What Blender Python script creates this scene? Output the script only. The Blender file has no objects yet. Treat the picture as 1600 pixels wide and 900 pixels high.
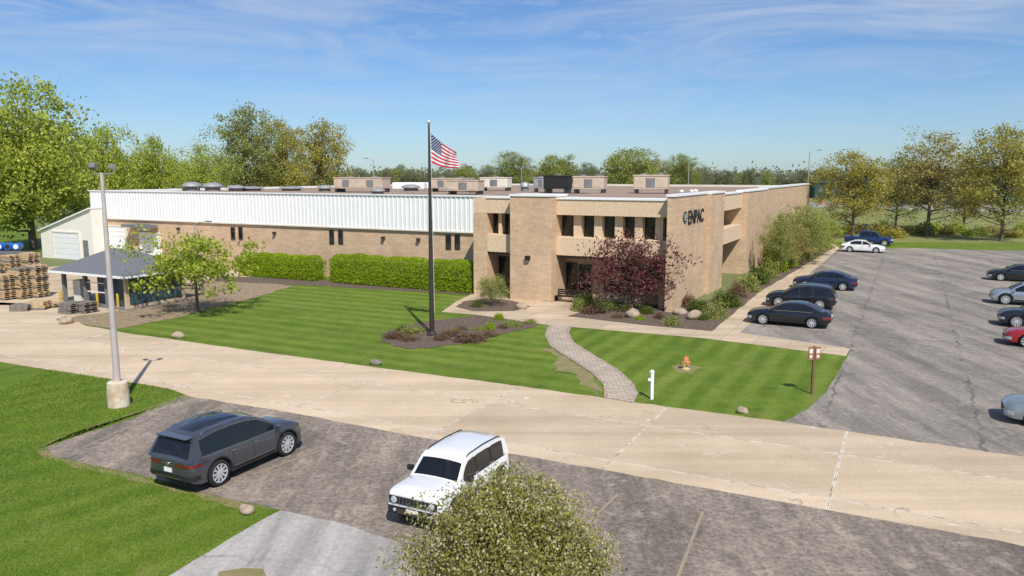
import bpy, math, random
import numpy as np
from mathutils import Vector, Matrix
random.seed(7); RNG=np.random.default_rng(7)
scene=bpy.context.scene; C=scene.collection
PI=math.pi
# ---------------------------------------------------------------- survey
F=1220.0; HOR=272.0; TH=math.atan((450-HOR)/F); cT=math.cos(TH); sT=math.sin(TH); H=9.2
def D_of(py,z=0):
    t=(py-450)/F; return (H-z)*(cT-sT*t)/(cT*t+sT)
def G(px,py,z=0):
    D=D_of(py,z); zc=cT*D+sT*(H-z); return Vector(((px-800)/F*zc,D,z))
def Z_at(D,py):
    t=(py-450)/F; return H-D*(cT*t+sT)/(cT-sT*t)
def X_at(px,D,z=0): return (px-800)/F*(cT*D+sT*(H-z))
A=math.radians(27); ca,sa=math.cos(A),math.sin(A)
O=Vector((10.9,52.0,0))
def sx(px,yl=0,z=4):
    r=(px-800)/F; k=sT*(H-z); X0=O.x+yl*sa; Y0=O.y+yl*ca
    return (r*(cT*Y0+k)-X0)/(ca+r*cT*sa)
def qy(px,xl=0,z=4):
    r=(px-800)/F; k=sT*(H-z); X0=O.x+xl*ca; Y0=O.y-xl*sa
    return (r*(cT*Y0+k)-X0)/(sa-r*cT*ca)
def FZ(px,py,yl=0):
    s=sx(px,yl); return Z_at(O.y+yl*ca-s*sa,py)
def L2W(x,y,z=0): return Vector((O.x+x*ca+y*sa,O.y-x*sa+y*ca,z))
# ---------------------------------------------------------------- materials
def nm(name):
    m=bpy.data.materials.new(name); m.use_nodes=True; nt=m.node_tree
    return m,nt,nt.nodes['Principled BSDF']
def coord(nt,rot=0,scale=(1,1,1),kind='Object',loc=(0,0,0)):
    tc=nt.nodes.new('ShaderNodeTexCoord'); mp=nt.nodes.new('ShaderNodeMapping')
    mp.inputs['Rotation'].default_value=(0,0,rot); mp.inputs['Scale'].default_value=scale; mp.inputs['Location'].default_value=loc
    nt.links.new(tc.outputs[kind],mp.inputs[0]); return mp.outputs[0]
def noise(nt,v,scale,detail=6,rough=.6,dist=0):
    n=nt.nodes.new('ShaderNodeTexNoise'); n.inputs['Scale'].default_value=scale; n.inputs['Detail'].default_value=detail
    n.inputs['Roughness'].default_value=rough; n.inputs['Distortion'].default_value=dist
    nt.links.new(v,n.inputs['Vector']); return n.outputs['Fac']
def ramp(nt,f,stops):
    r=nt.nodes.new('ShaderNodeValToRGB'); el=r.color_ramp.elements
    while len(el)<len(stops): el.new(.5)
    for e,(p,col) in zip(el,stops):
        e.position=p; e.color=(col,col,col,1) if not isinstance(col,(tuple,list)) else (*col[:3],1)
    nt.links.new(f,r.inputs[0]); return r.outputs[0]
def mix(nt,f,a,b,mode='MIX'):
    m=nt.nodes.new('ShaderNodeMix'); m.data_type='RGBA'; m.blend_type=mode
    for i,v in ((0,f),(6,a),(7,b)):
        if isinstance(v,(int,float)): m.inputs[i].default_value=v
        elif isinstance(v,(tuple,list)): m.inputs[i].default_value=(*v[:3],1)
        else: nt.links.new(v,m.inputs[i])
    return m.outputs[2]
def mul(nt,a,b):
    m=nt.nodes.new('ShaderNodeMath'); m.operation='MULTIPLY'
    for i,v in ((0,a),(1,b)):
        if isinstance(v,(int,float)): m.inputs[i].default_value=v
        else: nt.links.new(v,m.inputs[i])
    return m.outputs[0]
def bump(nt,h,b,strength=.3,dist=.02):
    n=nt.nodes.new('ShaderNodeBump'); n.inputs['Strength'].default_value=strength; n.inputs['Distance'].default_value=dist
    nt.links.new(h,n.inputs['Height']); nt.links.new(n.outputs[0],b.inputs['Normal'])
def M(name,c1,c2=None,scale=4,rough=.8,metal=0,bmp=0,coat=0,spec=.5):
    m,nt,b=nm(name)
    b.inputs['Roughness'].default_value=rough; b.inputs['Metallic'].default_value=metal; b.inputs['Coat Weight'].default_value=coat
    b.inputs['Coat Roughness'].default_value=.05; b.inputs['Specular IOR Level'].default_value=spec
    if c2 is None: c2=tuple(x*.85 for x in c1)
    v=coord(nt); n=noise(nt,v,scale)
    nt.links.new(ramp(nt,n,[(.3,c2),(.7,c1)]),b.inputs['Base Color'])
    if bmp: bump(nt,noise(nt,v,scale*4),b,bmp)
    return m
def leafmat(name,c1,c2,c3=None,nscale=.5,p3=.9):
    m,nt,b=nm(name); out=nt.nodes['Material Output']; nt.nodes.remove(b)
    g=nt.nodes.new('ShaderNodeNewGeometry')
    n=noise(nt,coord(nt),nscale,3)  # clump-scale leaf tone; its dark clumps also paint self-shadow depth into the crown
    ad=nt.nodes.new('ShaderNodeMath'); ad.operation='ADD'; nt.links.new(g.outputs['Random Per Island'],ad.inputs[0]); nt.links.new(n,ad.inputs[1])
    col=ramp(nt,mul(nt,ad.outputs[0],.5),[(.25,c2),(.72,c1)])
    if c3:
        f=ramp(nt,g.outputs['Random Per Island'],[(p3-.01,0.0),(p3,1.0)]); col=mix(nt,f,col,c3)
    d=nt.nodes.new('ShaderNodeBsdfDiffuse'); t=nt.nodes.new('ShaderNodeBsdfTranslucent'); ms=nt.nodes.new('ShaderNodeMixShader'); ms.inputs[0].default_value=.4
    nt.links.new(col,d.inputs[0]); nt.links.new(col,t.inputs[0]); nt.links.new(d.outputs[0],ms.inputs[1]); nt.links.new(t.outputs[0],ms.inputs[2]); nt.links.new(ms.outputs[0],out.inputs[0])
    return m
def grassmat(name,rot,width,c1=(.145,.212,.027),c2=(.088,.150,.017),amp=.55):
    m,nt,b=nm(name); b.inputs['Roughness'].default_value=.9; b.inputs['Specular IOR Level'].default_value=.15
    v=coord(nt,rot); w=nt.nodes.new('ShaderNodeTexWave'); w.bands_direction='Y'; w.inputs['Scale'].default_value=.314/width
    w.inputs['Distortion'].default_value=1.0; w.inputs['Detail'].default_value=4; w.inputs['Detail Scale'].default_value=.7; nt.links.new(v,w.inputs[0])
    st=ramp(nt,w.outputs['Fac'],[(.2,0.0),(.8,amp)])
    v0=coord(nt)
    st=mul(nt,st,ramp(nt,noise(nt,v0,.16,5),[(.35,.25),(.62,1.0)]))
    n1=noise(nt,v0,.35,5); n2=noise(nt,v0,9,8,.8)
    base=ramp(nt,n1,[(.3,c2),(.7,c1)])
    base=mix(nt,st,base,(.225,.285,.055))
    base=mix(nt,.75,base,ramp(nt,n2,[(.25,(.45,.5,.45)),(.75,(1.5,1.45,1.4))]),'MULTIPLY')
    base=mix(nt,.9,base,ramp(nt,noise(nt,v0,1.3,8,.75),[(.3,(.70,.77,.68)),(.7,(1.22,1.16,1.16))]),'MULTIPLY')
    dry=ramp(nt,noise(nt,v0,.5,8,.72),[(.55,0.0),(.76,.65)])
    base=mix(nt,dry,base,(.26,.235,.08))
    nt.links.new(base,b.inputs['Base Color']); bump(nt,noise(nt,v0,22,4),b,.7,.05)
    return m
def crackfac(nt,v0,scale,width,lo,hi,warp=2.2,mscale=.3):
    vo=nt.nodes.new('ShaderNodeTexVoronoi'); vo.feature='DISTANCE_TO_EDGE'; vo.inputs['Scale'].default_value=scale
    n3=nt.nodes.new('ShaderNodeTexNoise'); n3.inputs['Scale'].default_value=.9; n3.inputs['Detail'].default_value=7; nt.links.new(v0,n3.inputs['Vector'])
    s3=nt.nodes.new('ShaderNodeVectorMath'); s3.operation='SCALE'; s3.inputs['Scale'].default_value=warp; nt.links.new(n3.outputs['Color'],s3.inputs[0])
    a3=nt.nodes.new('ShaderNodeVectorMath'); a3.operation='ADD'; nt.links.new(v0,a3.inputs[0]); nt.links.new(s3.outputs[0],a3.inputs[1]); nt.links.new(a3.outputs[0],vo.inputs['Vector'])
    cf=ramp(nt,vo.outputs['Distance'],[(width*.4,1.0),(width,0.0)]); cm=ramp(nt,noise(nt,v0,mscale,3),[(lo,0.0),(hi,1.0)])
    return mul(nt,cf,cm)
def jointfac(nt,rot,bw,bh,ms,warp,loc=(0,0,0),smooth=.6):
    v=coord(nt,rot,loc=loc)
    br=nt.nodes.new('ShaderNodeTexBrick'); br.offset=0; br.inputs['Scale'].default_value=1; br.inputs['Brick Width'].default_value=bw; br.inputs['Row Height'].default_value=bh
    br.inputs['Mortar Size'].default_value=ms; br.inputs['Mortar Smooth'].default_value=smooth; br.inputs['Bias'].default_value=0
    br.inputs['Color1'].default_value=(.87,.87,.86,1); br.inputs['Color2'].default_value=(1.06,1.05,1.04,1); br.inputs['Mortar'].default_value=(.97,.97,.97,1)
    dv=nt.nodes.new('ShaderNodeVectorMath'); dv.operation='ADD'
    nz=nt.nodes.new('ShaderNodeTexNoise'); nz.inputs['Scale'].default_value=1.4; nz.inputs['Detail'].default_value=7; nt.links.new(v,nz.inputs['Vector'])
    sc=nt.nodes.new('ShaderNodeVectorMath'); sc.operation='SCALE'; sc.inputs['Scale'].default_value=warp; nt.links.new(nz.outputs['Color'],sc.inputs[0])
    nt.links.new(v,dv.inputs[0]); nt.links.new(sc.outputs[0],dv.inputs[1]); nt.links.new(dv.outputs[0],br.inputs['Vector'])
    return br
def concretemat(name,bw,bh,c1=(.68,.54,.39),c2=(.55,.43,.30),loc=(0,0,0),joint=(.80,.74,.64),ms=.055):
    m,nt,b=nm(name); b.inputs['Roughness'].default_value=.85; b.inputs['Specular IOR Level'].default_value=.2
    v0=coord(nt)
    col=ramp(nt,noise(nt,v0,.3,9,.68),[(.3,c2),(.7,c1)])
    fine=ramp(nt,noise(nt,v0,12,7,.75),[(.25,(.8,.79,.78)),(.75,(1.12,1.12,1.12))]); col=mix(nt,1,col,fine,'MULTIPLY')
    tr=ramp(nt,noise(nt,coord(nt,A,(.04,.9,1)),1.0,4),[(.4,(.86,.85,.83)),(.6,(1.04,1.04,1.04))]); col=mix(nt,.9,col,tr,'MULTIPLY')
    br=jointfac(nt,A,bw,bh,ms,.09,loc)
    col=mix(nt,1,col,br.outputs['Color'],'MULTIPLY')
    jf=mul(nt,br.outputs['Fac'],ramp(nt,noise(nt,v0,1.2,6,.7),[(.38,.35),(.55,.95)]))
    jc=ramp(nt,noise(nt,v0,2.2,6,.75),[(.42,(.34,.27,.19)),(.5,joint)])
    col=mix(nt,jf,col,jc)
    b2=jointfac(nt,A,bw,bh,.012,.09,loc,.1); col=mix(nt,mul(nt,b2.outputs['Fac'],.7),col,(.22,.17,.11))
    col=mix(nt,mul(nt,crackfac(nt,v0,.13,.006,.52,.62),.7),col,(.27,.20,.13))
    pf=ramp(nt,noise(nt,v0,.5,7,.65,1.0),[(.64,0.0),(.69,.6)]); col=mix(nt,pf,col,(.80,.73,.63))
    pf=ramp(nt,noise(nt,coord(nt,loc=(40,9,0)),.7,8,.7),[(.62,0.0),(.74,.5)]); col=mix(nt,pf,col,(.42,.32,.21))
    nt.links.new(col,b.inputs['Base Color']); bump(nt,noise(nt,v0,30,4),b,.25,.02)
    return m
def asphaltmat(name,c1,c2,speck=(.3,.27,.22),amt=.5,crackscale=.5,crk=.5,pale=.5,pthr=.6,dark=.6,seams=0):
    m,nt,b=nm(name); b.inputs['Roughness'].default_value=.9; b.inputs['Specular IOR Level'].default_value=.2
    v0=coord(nt)
    col=ramp(nt,noise(nt,v0,.2,9,.72),[(.35,c2),(.65,c1)])
    sp=ramp(nt,noise(nt,v0,6,9,.85),[(.42,(.5,.5,.5)),(.6,(1.35,1.33,1.3))]); col=mix(nt,amt,col,sp,'MULTIPLY')
    st=ramp(nt,noise(nt,coord(nt,A,(.5,.04,1)),1.0,6,.7),[(.4,(.70,.70,.70)),(.6,(1.22,1.2,1.18))]); col=mix(nt,.95,col,st,'MULTIPLY')
    pf=ramp(nt,noise(nt,v0,1.1,9,.8,.4),[(pthr,0.0),(pthr+.08,pale)]); col=mix(nt,pf,col,speck)
    bf=ramp(nt,noise(nt,coord(nt,A,(.8,.25,1),loc=(17,5,0)),.4,9,.78),[(.54,0.0),(.62,dark)]); col=mix(nt,bf,col,tuple(x*.5 for x in c2))
    lf=ramp(nt,noise(nt,coord(nt,A,(.9,.25,1),loc=(5,33,0)),.8,9,.78),[(.60,0.0),(.68,.55)]); col=mix(nt,lf,col,tuple(x*1.25 for x in speck))
    col=mix(nt,mul(nt,crackfac(nt,v0,crackscale,.02,.5,.6,1.8,.22),crk),col,(.07,.06,.05))
    if seams:
        b3=jointfac(nt,A,5.2,26,.07,.9,(2,3,0),.3)
        col=mix(nt,mul(nt,b3.outputs['Fac'],mul(nt,ramp(nt,noise(nt,v0,.3,4),[(.42,.0),(.58,.75)]),1.0)),col,(.09,.085,.08))
    nt.links.new(col,b.inputs['Base Color']); bump(nt,noise(nt,v0,25,6,.8),b,.5,.03)
    return m
def brickmat(name,c1,c2,mort,bw=.6,bh=.2,flat=False,ms=.012):
    m,nt,b=nm(name); b.inputs['Roughness'].default_value=.9; b.inputs['Specular IOR Level'].default_value=.2
    tc=nt.nodes.new('ShaderNodeTexCoord'); sp=nt.nodes.new('ShaderNodeSeparateXYZ'); nt.links.new(tc.outputs['Object'],sp.inputs[0])
    cb=nt.nodes.new('ShaderNodeCombineXYZ')
    if flat: nt.links.new(sp.outputs[0],cb.inputs[0]); nt.links.new(sp.outputs[1],cb.inputs[1])
    else:
        ad=nt.nodes.new('ShaderNodeMath'); nt.links.new(sp.outputs[0],ad.inputs[0]); nt.links.new(sp.outputs[1],ad.inputs[1])
        nt.links.new(ad.outputs[0],cb.inputs[0]); nt.links.new(sp.outputs[2],cb.inputs[1])
    br=nt.nodes.new('ShaderNodeTexBrick'); br.inputs['Scale'].default_value=1; br.inputs['Brick Width'].default_value=bw; br.inputs['Row Height'].default_value=bh; br.inputs['Mortar Size'].default_value=ms
    br.inputs['Color1'].default_value=(*c1,1); br.inputs['Color2'].default_value=(*c2,1); br.inputs['Mortar'].default_value=(*mort,1); nt.links.new(cb.outputs[0],br.inputs['Vector'])
    n=ramp(nt,noise(nt,tc.outputs['Object'],.6,6),[(.3,(.88,.87,.86)),(.7,(1.08,1.08,1.08))])
    n2=ramp(nt,noise(nt,tc.outputs['Object'],9,4),[(.3,(.85,.84,.82)),(.7,(1.12,1.12,1.12))])
    col=mix(nt,1,br.outputs['Color'],n,'MULTIPLY'); col=mix(nt,.8,col,n2,'MULTIPLY'); nt.links.new(col,b.inputs['Base Color'])
    return m
mt={}
mt['brick']=brickmat('tan_brick',(.66,.475,.315),(.56,.395,.255),(.50,.38,.27))
mt['cream']=M('pebble_concrete',(.78,.60,.41),(.57,.43,.28),7,.9,bmp=.3)
mt['white']=M('white_paint',(.84,.84,.83),(.78,.78,.77),1.5,.6)
mt['offwhite']=M('offwhite_metal',(.78,.73,.62),(.7,.65,.54),1,.6)
mt['shedwall']=M('shed_wall',(.84,.80,.71),(.78,.74,.65),1,.6)
mt['beigeunit']=M('beige_unit',(.62,.50,.385),(.48,.38,.285),2,.6)
mt['roof']=M('roof_gravel',(.38,.275,.195),(.25,.18,.13),.3,.95)
mt['glass']=M('dark_glass',(.02,.022,.026),(.012,.014,.016),2,.04,spec=.6)
mt['autoglass']=M('auto_glass',(.012,.014,.017),(.008,.009,.011),2,.03,spec=.6)
mt['darkframe']=M('dark_frame',(.05,.042,.035),None,3,.5)
mt['black']=M('black_plastic',(.018,.018,.019),(.012,.012,.012),5,.6)
mt['tyre']=M('tyre_rubber',(.02,.02,.02),(.012,.012,.012),8,.85)
mt['alloy']=M('alloy',(.62,.63,.65),(.52,.53,.55),3,.35,metal=.25)
mt['darkalloy']=M('dark_alloy',(.13,.13,.135),(.08,.08,.085),3,.35,metal=.4)
mt['chrome']=M('chrome',(.75,.75,.76),None,3,.15,metal=1)
mt['lamp']=M('headlight_glass',(.55,.57,.6),(.35,.37,.4),14,.08,coat=1)
mt['red']=M('red_lens',(.2,.008,.01),(.12,.005,.007),8,.15,coat=1)
mt['steel']=M('galvanised',(.5,.5,.49),(.4,.4,.39),2,.45,metal=.5)
mt['grey']=M('grey_metal',(.22,.22,.22),(.15,.15,.15),1,.6)
mt['pole']=M('bronze_pole',(.045,.035,.03),None,2,.4)
mt['lightpole']=M('painted_pole',(.52,.46,.43),(.42,.37,.34),2,.6)
mt['bark']=M('bark',(.20,.16,.12),(.10,.075,.055),5,.95,bmp=.5)
mt['stone']=M('stone',(.48,.38,.28),(.28,.21,.15),3,.9,bmp=.6)
mt['wood']=M('pallet_wood',(.62,.45,.27),(.42,.3,.17),6,.9)
mt['greywood']=M('grey_wood',(.26,.23,.19),(.16,.14,.12),6,.9)
mt['mulch']=M('mulch_bark',(.19,.135,.10),(.065,.045,.033),5,.97,bmp=.8)
mt['straw']=M('straw_mulch',(.38,.285,.18),(.18,.13,.08),3,.97,bmp=.8)
mt['dirt']=M('bare_dirt',(.32,.22,.13),(.15,.18,.04),1.6,.97,bmp=.5)
mt['shingle']=M('grey_shingle',(.17,.18,.195),(.12,.125,.14),6,.9,bmp=.5)
mt['yellow']=M('yellow_paint',(.62,.42,.04),None,4,.6)
mt['teal']=M('dark_teal',(.055,.095,.105),(.04,.07,.08),4,.4)
mt['blue']=M('blue_plastic',(.02,.16,.55),None,4,.4)
mt['orange']=M('orange_plastic',(.75,.16,.03),None,4,.5)
mt['hyd']=M('faded_orange',(.62,.22,.07),(.5,.15,.05),6,.7)
mt['hydcap']=M('faded_yellow',(.66,.52,.26),None,6,.7)
mt['line']=M('worn_line',(.48,.46,.41),(.29,.27,.25),9,.9)
mt['yline']=M('worn_yellow_line',(.40,.31,.20),(.24,.20,.17),12,.9)
mt['flagred']=M('flag_red',(.55,.02,.05),None,3,.8); mt['flagwhite']=M('flag_white',(.8,.8,.8),None,3,.8); mt['flagblue']=M('flag_blue',(.02,.035,.15),None,3,.8)
mt['signgreen']=M('sign_green',(.02,.075,.045),None,3,.5); mt['signblack']=M('sign_black',(.012,.015,.016),None,3,.5)
mt['farwall']=M('far_wall',(.55,.55,.54),(.46,.46,.45),.2,.8); mt['fargreen']=M('far_green_wall',(.035,.085,.065),(.03,.07,.055),.3,.8)
mt['fardark']=M('far_dark',(.14,.135,.135),None,.3,.8)
mt['concrete']=concretemat('road_concrete',6.6,4.0,loc=(1.5,.9,0))
mt['walk']=concretemat('walk_concrete',1.8,1.8,c1=(.64,.51,.37),c2=(.52,.41,.29),joint=(.46,.37,.27),ms=.03)
mt['path']=asphaltmat('pale_path',(.44,.415,.39),(.38,.36,.335),speck=(.48,.45,.41),amt=.35,crackscale=.2,crk=.3,pale=.4,dark=.12)
mt['asphalt']=asphaltmat('worn_asphalt',(.34,.285,.235),(.23,.195,.165),speck=(.44,.37,.295),amt=.8,crackscale=.7,crk=.5,pale=.6,pthr=.53,dark=.6)
mt['asphalt2']=asphaltmat('lot_asphalt',(.34,.30,.26),(.24,.22,.195),speck=(.42,.375,.32),amt=.5,crackscale=.4,crk=.25,pale=.5,pthr=.54,dark=.55,seams=1)
mt['paver']=brickmat('brick_paver',(.56,.47,.38),(.42,.35,.285),(.27,.22,.17),.42,.21,True,.02)
mt['edge']=brickmat('paver_edge',(.50,.39,.31),(.40,.31,.25),(.25,.2,.15),.21,.42,True,.02)
mt['lawnA']=grassmat('lawn_house',A,1.5); mt['lawnB']=grassmat('lawn_right',A+PI/2,1.25); mt['lawnC']=grassmat('lawn_front',A+PI/2+.25,1.4,amp=.4)
mt['ground']=M('far_ground',(.20,.21,.08),(.12,.15,.045),.02,.95)
mt['field']=M('wild_field',(.27,.26,.08),(.13,.16,.04),.25,.95,bmp=.6)
mt['blade']=leafmat('grass_blade',(.24,.34,.04),(.12,.21,.025),(.36,.34,.15),.6,.93)
def paint(name,c,metal=.3): return M(name,c,tuple(x*.93 for x in c),1,.28,metal=metal,coat=1)
# ---------------------------------------------------------------- mesh helpers
class MB:
    def __init__(s): s.v=[]; s.f=[]; s.m=[]
    def add(s,vs,fs,mi=0):
        o=len(s.v); s.v+= [tuple(v) for v in vs]; s.f+=[tuple(i+o for i in f) for f in fs]; s.m+=[mi]*len(fs); return s
    def box(s,x0,x1,y0,y1,z0,z1,mi=0,mat=None):
        vs=[Vector((x,y,z)) for x in (x0,x1) for y in (y0,y1) for z in (z0,z1)]
        if mat: vs=[mat@v for v in vs]
        return s.add(vs,[(0,1,3,2),(4,6,7,5),(0,4,5,1),(2,3,7,6),(0,2,6,4),(1,5,7,3)],mi)
    def tube(s,path,rad,n=8,mi=0,cap=True):
        path=[Vector(p) for p in path]; rad=rad if isinstance(rad,(list,tuple)) else [rad]*len(path); o=[]
        for i,p in enumerate(path):
            d=(path[min(i+1,len(path)-1)]-path[max(i-1,0)])
            if d.length<1e-6: d=Vector((0,0,1))
            d.normalize(); u=d.orthogonal().normalized() if abs(d.z)<.999 else Vector((1,0,0)); w=d.cross(u)
            if i>0:
                u=(o_u-d*o_u.dot(d)).normalized(); w=d.cross(u)
            o_u=u
            o+=[p+(u*math.cos(2*PI*k/n)+w*math.sin(2*PI*k/n))*rad[i] for k in range(n)]
        fs=[]
        for i in range(len(path)-1):
            for k in range(n): fs.append((i*n+k,i*n+(k+1)%n,(i+1)*n+(k+1)%n,(i+1)*n+k))
        if cap: fs+=[tuple(range(n))[::-1],tuple((len(path)-1)*n+k for k in range(n))]
        return s.add(o,fs,mi)
    def lathe(s,prof,n=20,mat=None,mi=0):
        vs=[Vector((r*math.cos(2*PI*k/n),r*math.sin(2*PI*k/n),z)) for r,z in prof for k in range(n)]
        if mat: vs=[mat@v for v in vs]
        fs=[(i*n+k,i*n+(k+1)%n,(i+1)*n+(k+1)%n,(i+1)*n+k) for i in range(len(prof)-1) for k in range(n)]
        fs+=[tuple(range(n))[::-1],tuple((len(prof)-1)*n+k for k in range(n))]
        return s.add(vs,fs,mi)
    def strip(s,a,b,mi=0):
        n=len(a); return s.add(list(a)+list(b),[(i,i+1,n+i+1,n+i) for i in range(n-1)],mi)
    def mesh(s,name,mats,smooth=None):
        me=bpy.data.meshes.new(name); me.from_pydata(s.v,[],s.f)
        for m in (mats if isinstance(mats,(list,tuple)) else [mats]): me.materials.append(m)
        me.polygons.foreach_set('material_index',s.m)
        if smooth is not None:
            me.polygons.foreach_set('use_smooth',[True]*len(s.f)); me.update(); me.set_sharp_from_angle(angle=math.radians(smooth))
        me.update(); return me
    def build(s,name,mats,parent=None,smooth=None,loc=None,rz=0,bevel=0,label=None):
        o=bpy.data.objects.new(name,s.mesh(name,mats,smooth)); C.objects.link(o); o.parent=parent
        if loc is not None: o.location=loc
        o.rotation_euler.z=rz
        if bevel:
            b=o.modifiers.new('bevel','BEVEL'); b.width=bevel; b.segments=2; b.limit_method='ANGLE'; b.angle_limit=math.radians(35)
        if label: o['label']=label
        return o
def tag(o,label,cat,group=None,kind=None):
    o['label']=label; o['category']=cat
    if group: o['group']=group
    if kind: o['kind']=kind
    return o
def thing(name,label,cat,loc=(0,0,0),rz=0,group=None):
    o=bpy.data.objects.new(name,None); C.objects.link(o); o.location=loc; o.rotation_euler.z=rz; o.empty_display_size=.3
    return tag(o,label,cat,group)
def setmat(o,m):
    o.material_slots[0].link='OBJECT'; o.material_slots[0].material=m
def place(name,me,parent,mat=None):
    o=bpy.data.objects.new(name,me); C.objects.link(o); o.parent=parent
    if mat: setmat(o,mat)
    return o
# ---------------------------------------------------------------- ground
def sheet(name,pts,z,mat,pix=True,kind='structure',wob=0):
    vs=[G(*p) if pix else Vector((p[0],p[1],0)) for p in pts]
    if wob:
        rg_=random.Random(len(pts)*7+int(z*1000)); out=[]
        for i,v in enumerate(vs):
            w=vs[(i+1)%len(vs)]; n=max(1,min(24,int((w-v).length/.5)))
            for k in range(n):
                q=v.lerp(w,k/n); out.append(q+Vector((rg_.uniform(-wob,wob),rg_.uniform(-wob,wob),0)))
        vs=out
    ar=sum(vs[i].x*vs[(i+1)%len(vs)].y-vs[(i+1)%len(vs)].x*vs[i].y for i in range(len(vs)))
    if ar<0: vs=vs[::-1]
    b=MB(); b.add([(v.x,v.y,z) for v in vs],[tuple(range(len(vs)))]); o=b.build(name,mat); o['kind']=kind; return o
sheet('ground',[(-7000,-300),(7000,-300),(7000,9000),(-7000,9000)],0,mt['ground'],False)
sheet('field',[(-500,388),(60,415),(60,345),(-500,345)],.004,mt['lawnA'])
sheet('field_right',[(1300,388),(2600,398),(2600,322),(1262,322),(1262,380)],.004,mt['field'])
sheet('grass_verge',[(1300,388),(2600,400),(2600,386),(1300,378)],.010,mt['lawnA'],wob=.3)
sheet('lawn',[(-100,470),(200,523),(600,576),(870,612),(940,625),(862,545),(850,507),(740,470),(745,440),(500,430),(300,420),(100,440)],.004,mt['lawnA'])
sheet('lawn_right',[(885,508),(940,625),(1150,650),(1235,660),(1290,612),(1315,575),(1330,545),(1150,515)],.008,mt['lawnB'])
fg=[(-700,450),(0,565),(260,606),(300,622),(75,700),(80,712),(235,748),(380,790),(440,798),(380,830),(265,900),(-150,1250),(-700,1250)]
sheet('lawn_front',fg,.005,mt['lawnC'])
sheet('road',[(-900,460),(-300,452),(60,440),(95,462),(130,508),(200,521),(400,549),(600,576),(800,602),(1000,630),(1150,650),(1230,660),(1600,711),(2600,850),(2600,1035),(1600,853),(1400,817),(1200,781),(1000,745),(800,709),(600,673),(460,646),(300,620),(260,607),(0,566),(-900,420)],.012,mt['concrete'],wob=.04)
sheet('yard',[(-700,428),(-50,424),(60,418),(300,402),(400,425),(380,440),(270,470),(160,490),(90,497),(60,470),(-300,470)],.008,mt['walk'])
sheet('parking_front',[(296,616),(460,642),(800,705),(1200,777),(1600,849),(2600,1030),(2600,1500),(600,1500),(645,905),(622,848),(520,818),(440,797),(380,784),(300,764),(235,747),(150,728),(85,712),(75,700),(120,682),(200,655)],.010,mt['asphalt'],wob=.09)
sheet('path',[(438,797),(520,815),(625,849),(650,905),(620,1500),(-150,1500),(150,980),(265,900),(330,860),(385,828)],.016,mt['path'],wob=.04)
sheet('parking_lot',[(1224,660),(1262,640),(1290,614),(1312,578),(1328,549),(1150,521),(1212,465),(1308,389),(1430,388),(1600,393),(2600,420),(2600,855),(1600,714)],.016,mt['asphalt2'],wob=.05)
sheet('mulch_yard',[(118,505),(180,515),(250,502),(330,482),(400,464),(460,447),(400,438),(330,436),(285,446),(270,470),(160,490),(85,499)],.020,mt['straw'],wob=.25)
sheet('mulch_island',[(593,522),(600,535),(640,546),(700,541),(760,529),(830,512),(852,506),(800,498),(755,492),(690,500),(640,508)],.024,mt['mulch'],wob=.16)
sheet('mulch_circle',[(712,480),(738,487),(800,487),(830,480),(800,470),(760,466),(725,471)],.032,mt['mulch'],wob=.08)
sheet('mulch_front',[(882,494),(930,478),(1052,484),(1130,462),(1190,425),(1290,378),(1305,386),(1185,458),(1112,518),(1000,508)],.024,mt['mulch'],wob=.05)
sheet('mulch_hedge',[(330,432),(500,436),(745,452),(748,462),(500,447),(340,440)],.022,mt['mulch'],wob=.1)
sheet('plaza',[(690,488),(712,472),(745,456),(870,462),(930,470),(930,482),(884,495),(892,511),(852,508),(750,493)],.028,mt['walk'])
sheet('walkway',[(850,504),(886,494),(1112,516),(1272,373),(1300,380),(1312,388),(1156,520),(1328,545),(1322,557),(1100,529),(900,512)],.020,mt['walk'])
pl=[(858,508),(851,524),(860,542),(890,561),(924,583),(943,602),(944,622)]; pr=[(893,510),(889,522),(897,536),(928,555),(966,578),(990,600),(997,616),(990,630)]
sheet('brick_path',pl+pr[::-1],.030,mt['paver'])
for nme,q,sg_ in (('path_edge',pl,1),('path_edge',pr,-1)):
    sheet(nme,q+[(x+6*sg_,y) for x,y in q[::-1]],.034,mt['edge'])
sheet('bare_soil',[(846,544),(862,547),(900,568),(930,588),(945,606),(940,612),(905,600),(900,585),(872,578),(866,560)],.010,mt['dirt'],wob=.25)
sheet('hydrant_soil',[(1050,572),(1070,568),(1095,574),(1085,583),(1060,583)],.012,mt['dirt'],wob=.12)
sheet('bare_soil_front',[(338,893),(375,887),(410,892),(420,905),(395,930),(335,920)],.020,mt['dirt'],wob=.08)
sheet('soil_edge',[(75,700),(112,678),(206,651),(300,618),(285,616),(190,652),(98,681),(60,702),(74,718),(204,749),(380,795),(390,790),(240,752),(100,716)],.0075,mt['dirt'],wob=.1)
b=MB()
def line(p,q,w,z=.020):
    a=G(*p); d=G(*q)-a; d.z=0; n=Vector((-d.y,d.x,0)).normalized()*w/2
    b.add([(v.x,v.y,z) for v in (a-n,a+d-n,a+d+n,a+n)],[(0,1,2,3)])
for p,q in [((1190,497),(1245,505)),((1215,465),(1265,471)),((1440,455),(1530,467)),((1438,492),(1560,508)),((1420,535),(1560,556)),((1445,424),(1520,432)),((1275,425),(1322,430)),((1450,520),(1512,530))]: line(p,q,.10,.024)
o=b.build('lot_marking',mt['line']); o['kind']='structure'
b=MB()
for p,q in [((128,700),(230,655)),((395,742),(500,705)),((915,822),(965,773)),((1058,905),(1098,800)),((540,735),(590,712))]: line(p,q,.085)
o=b.build('stall_marking',mt['yline']); o['kind']='structure'
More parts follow.
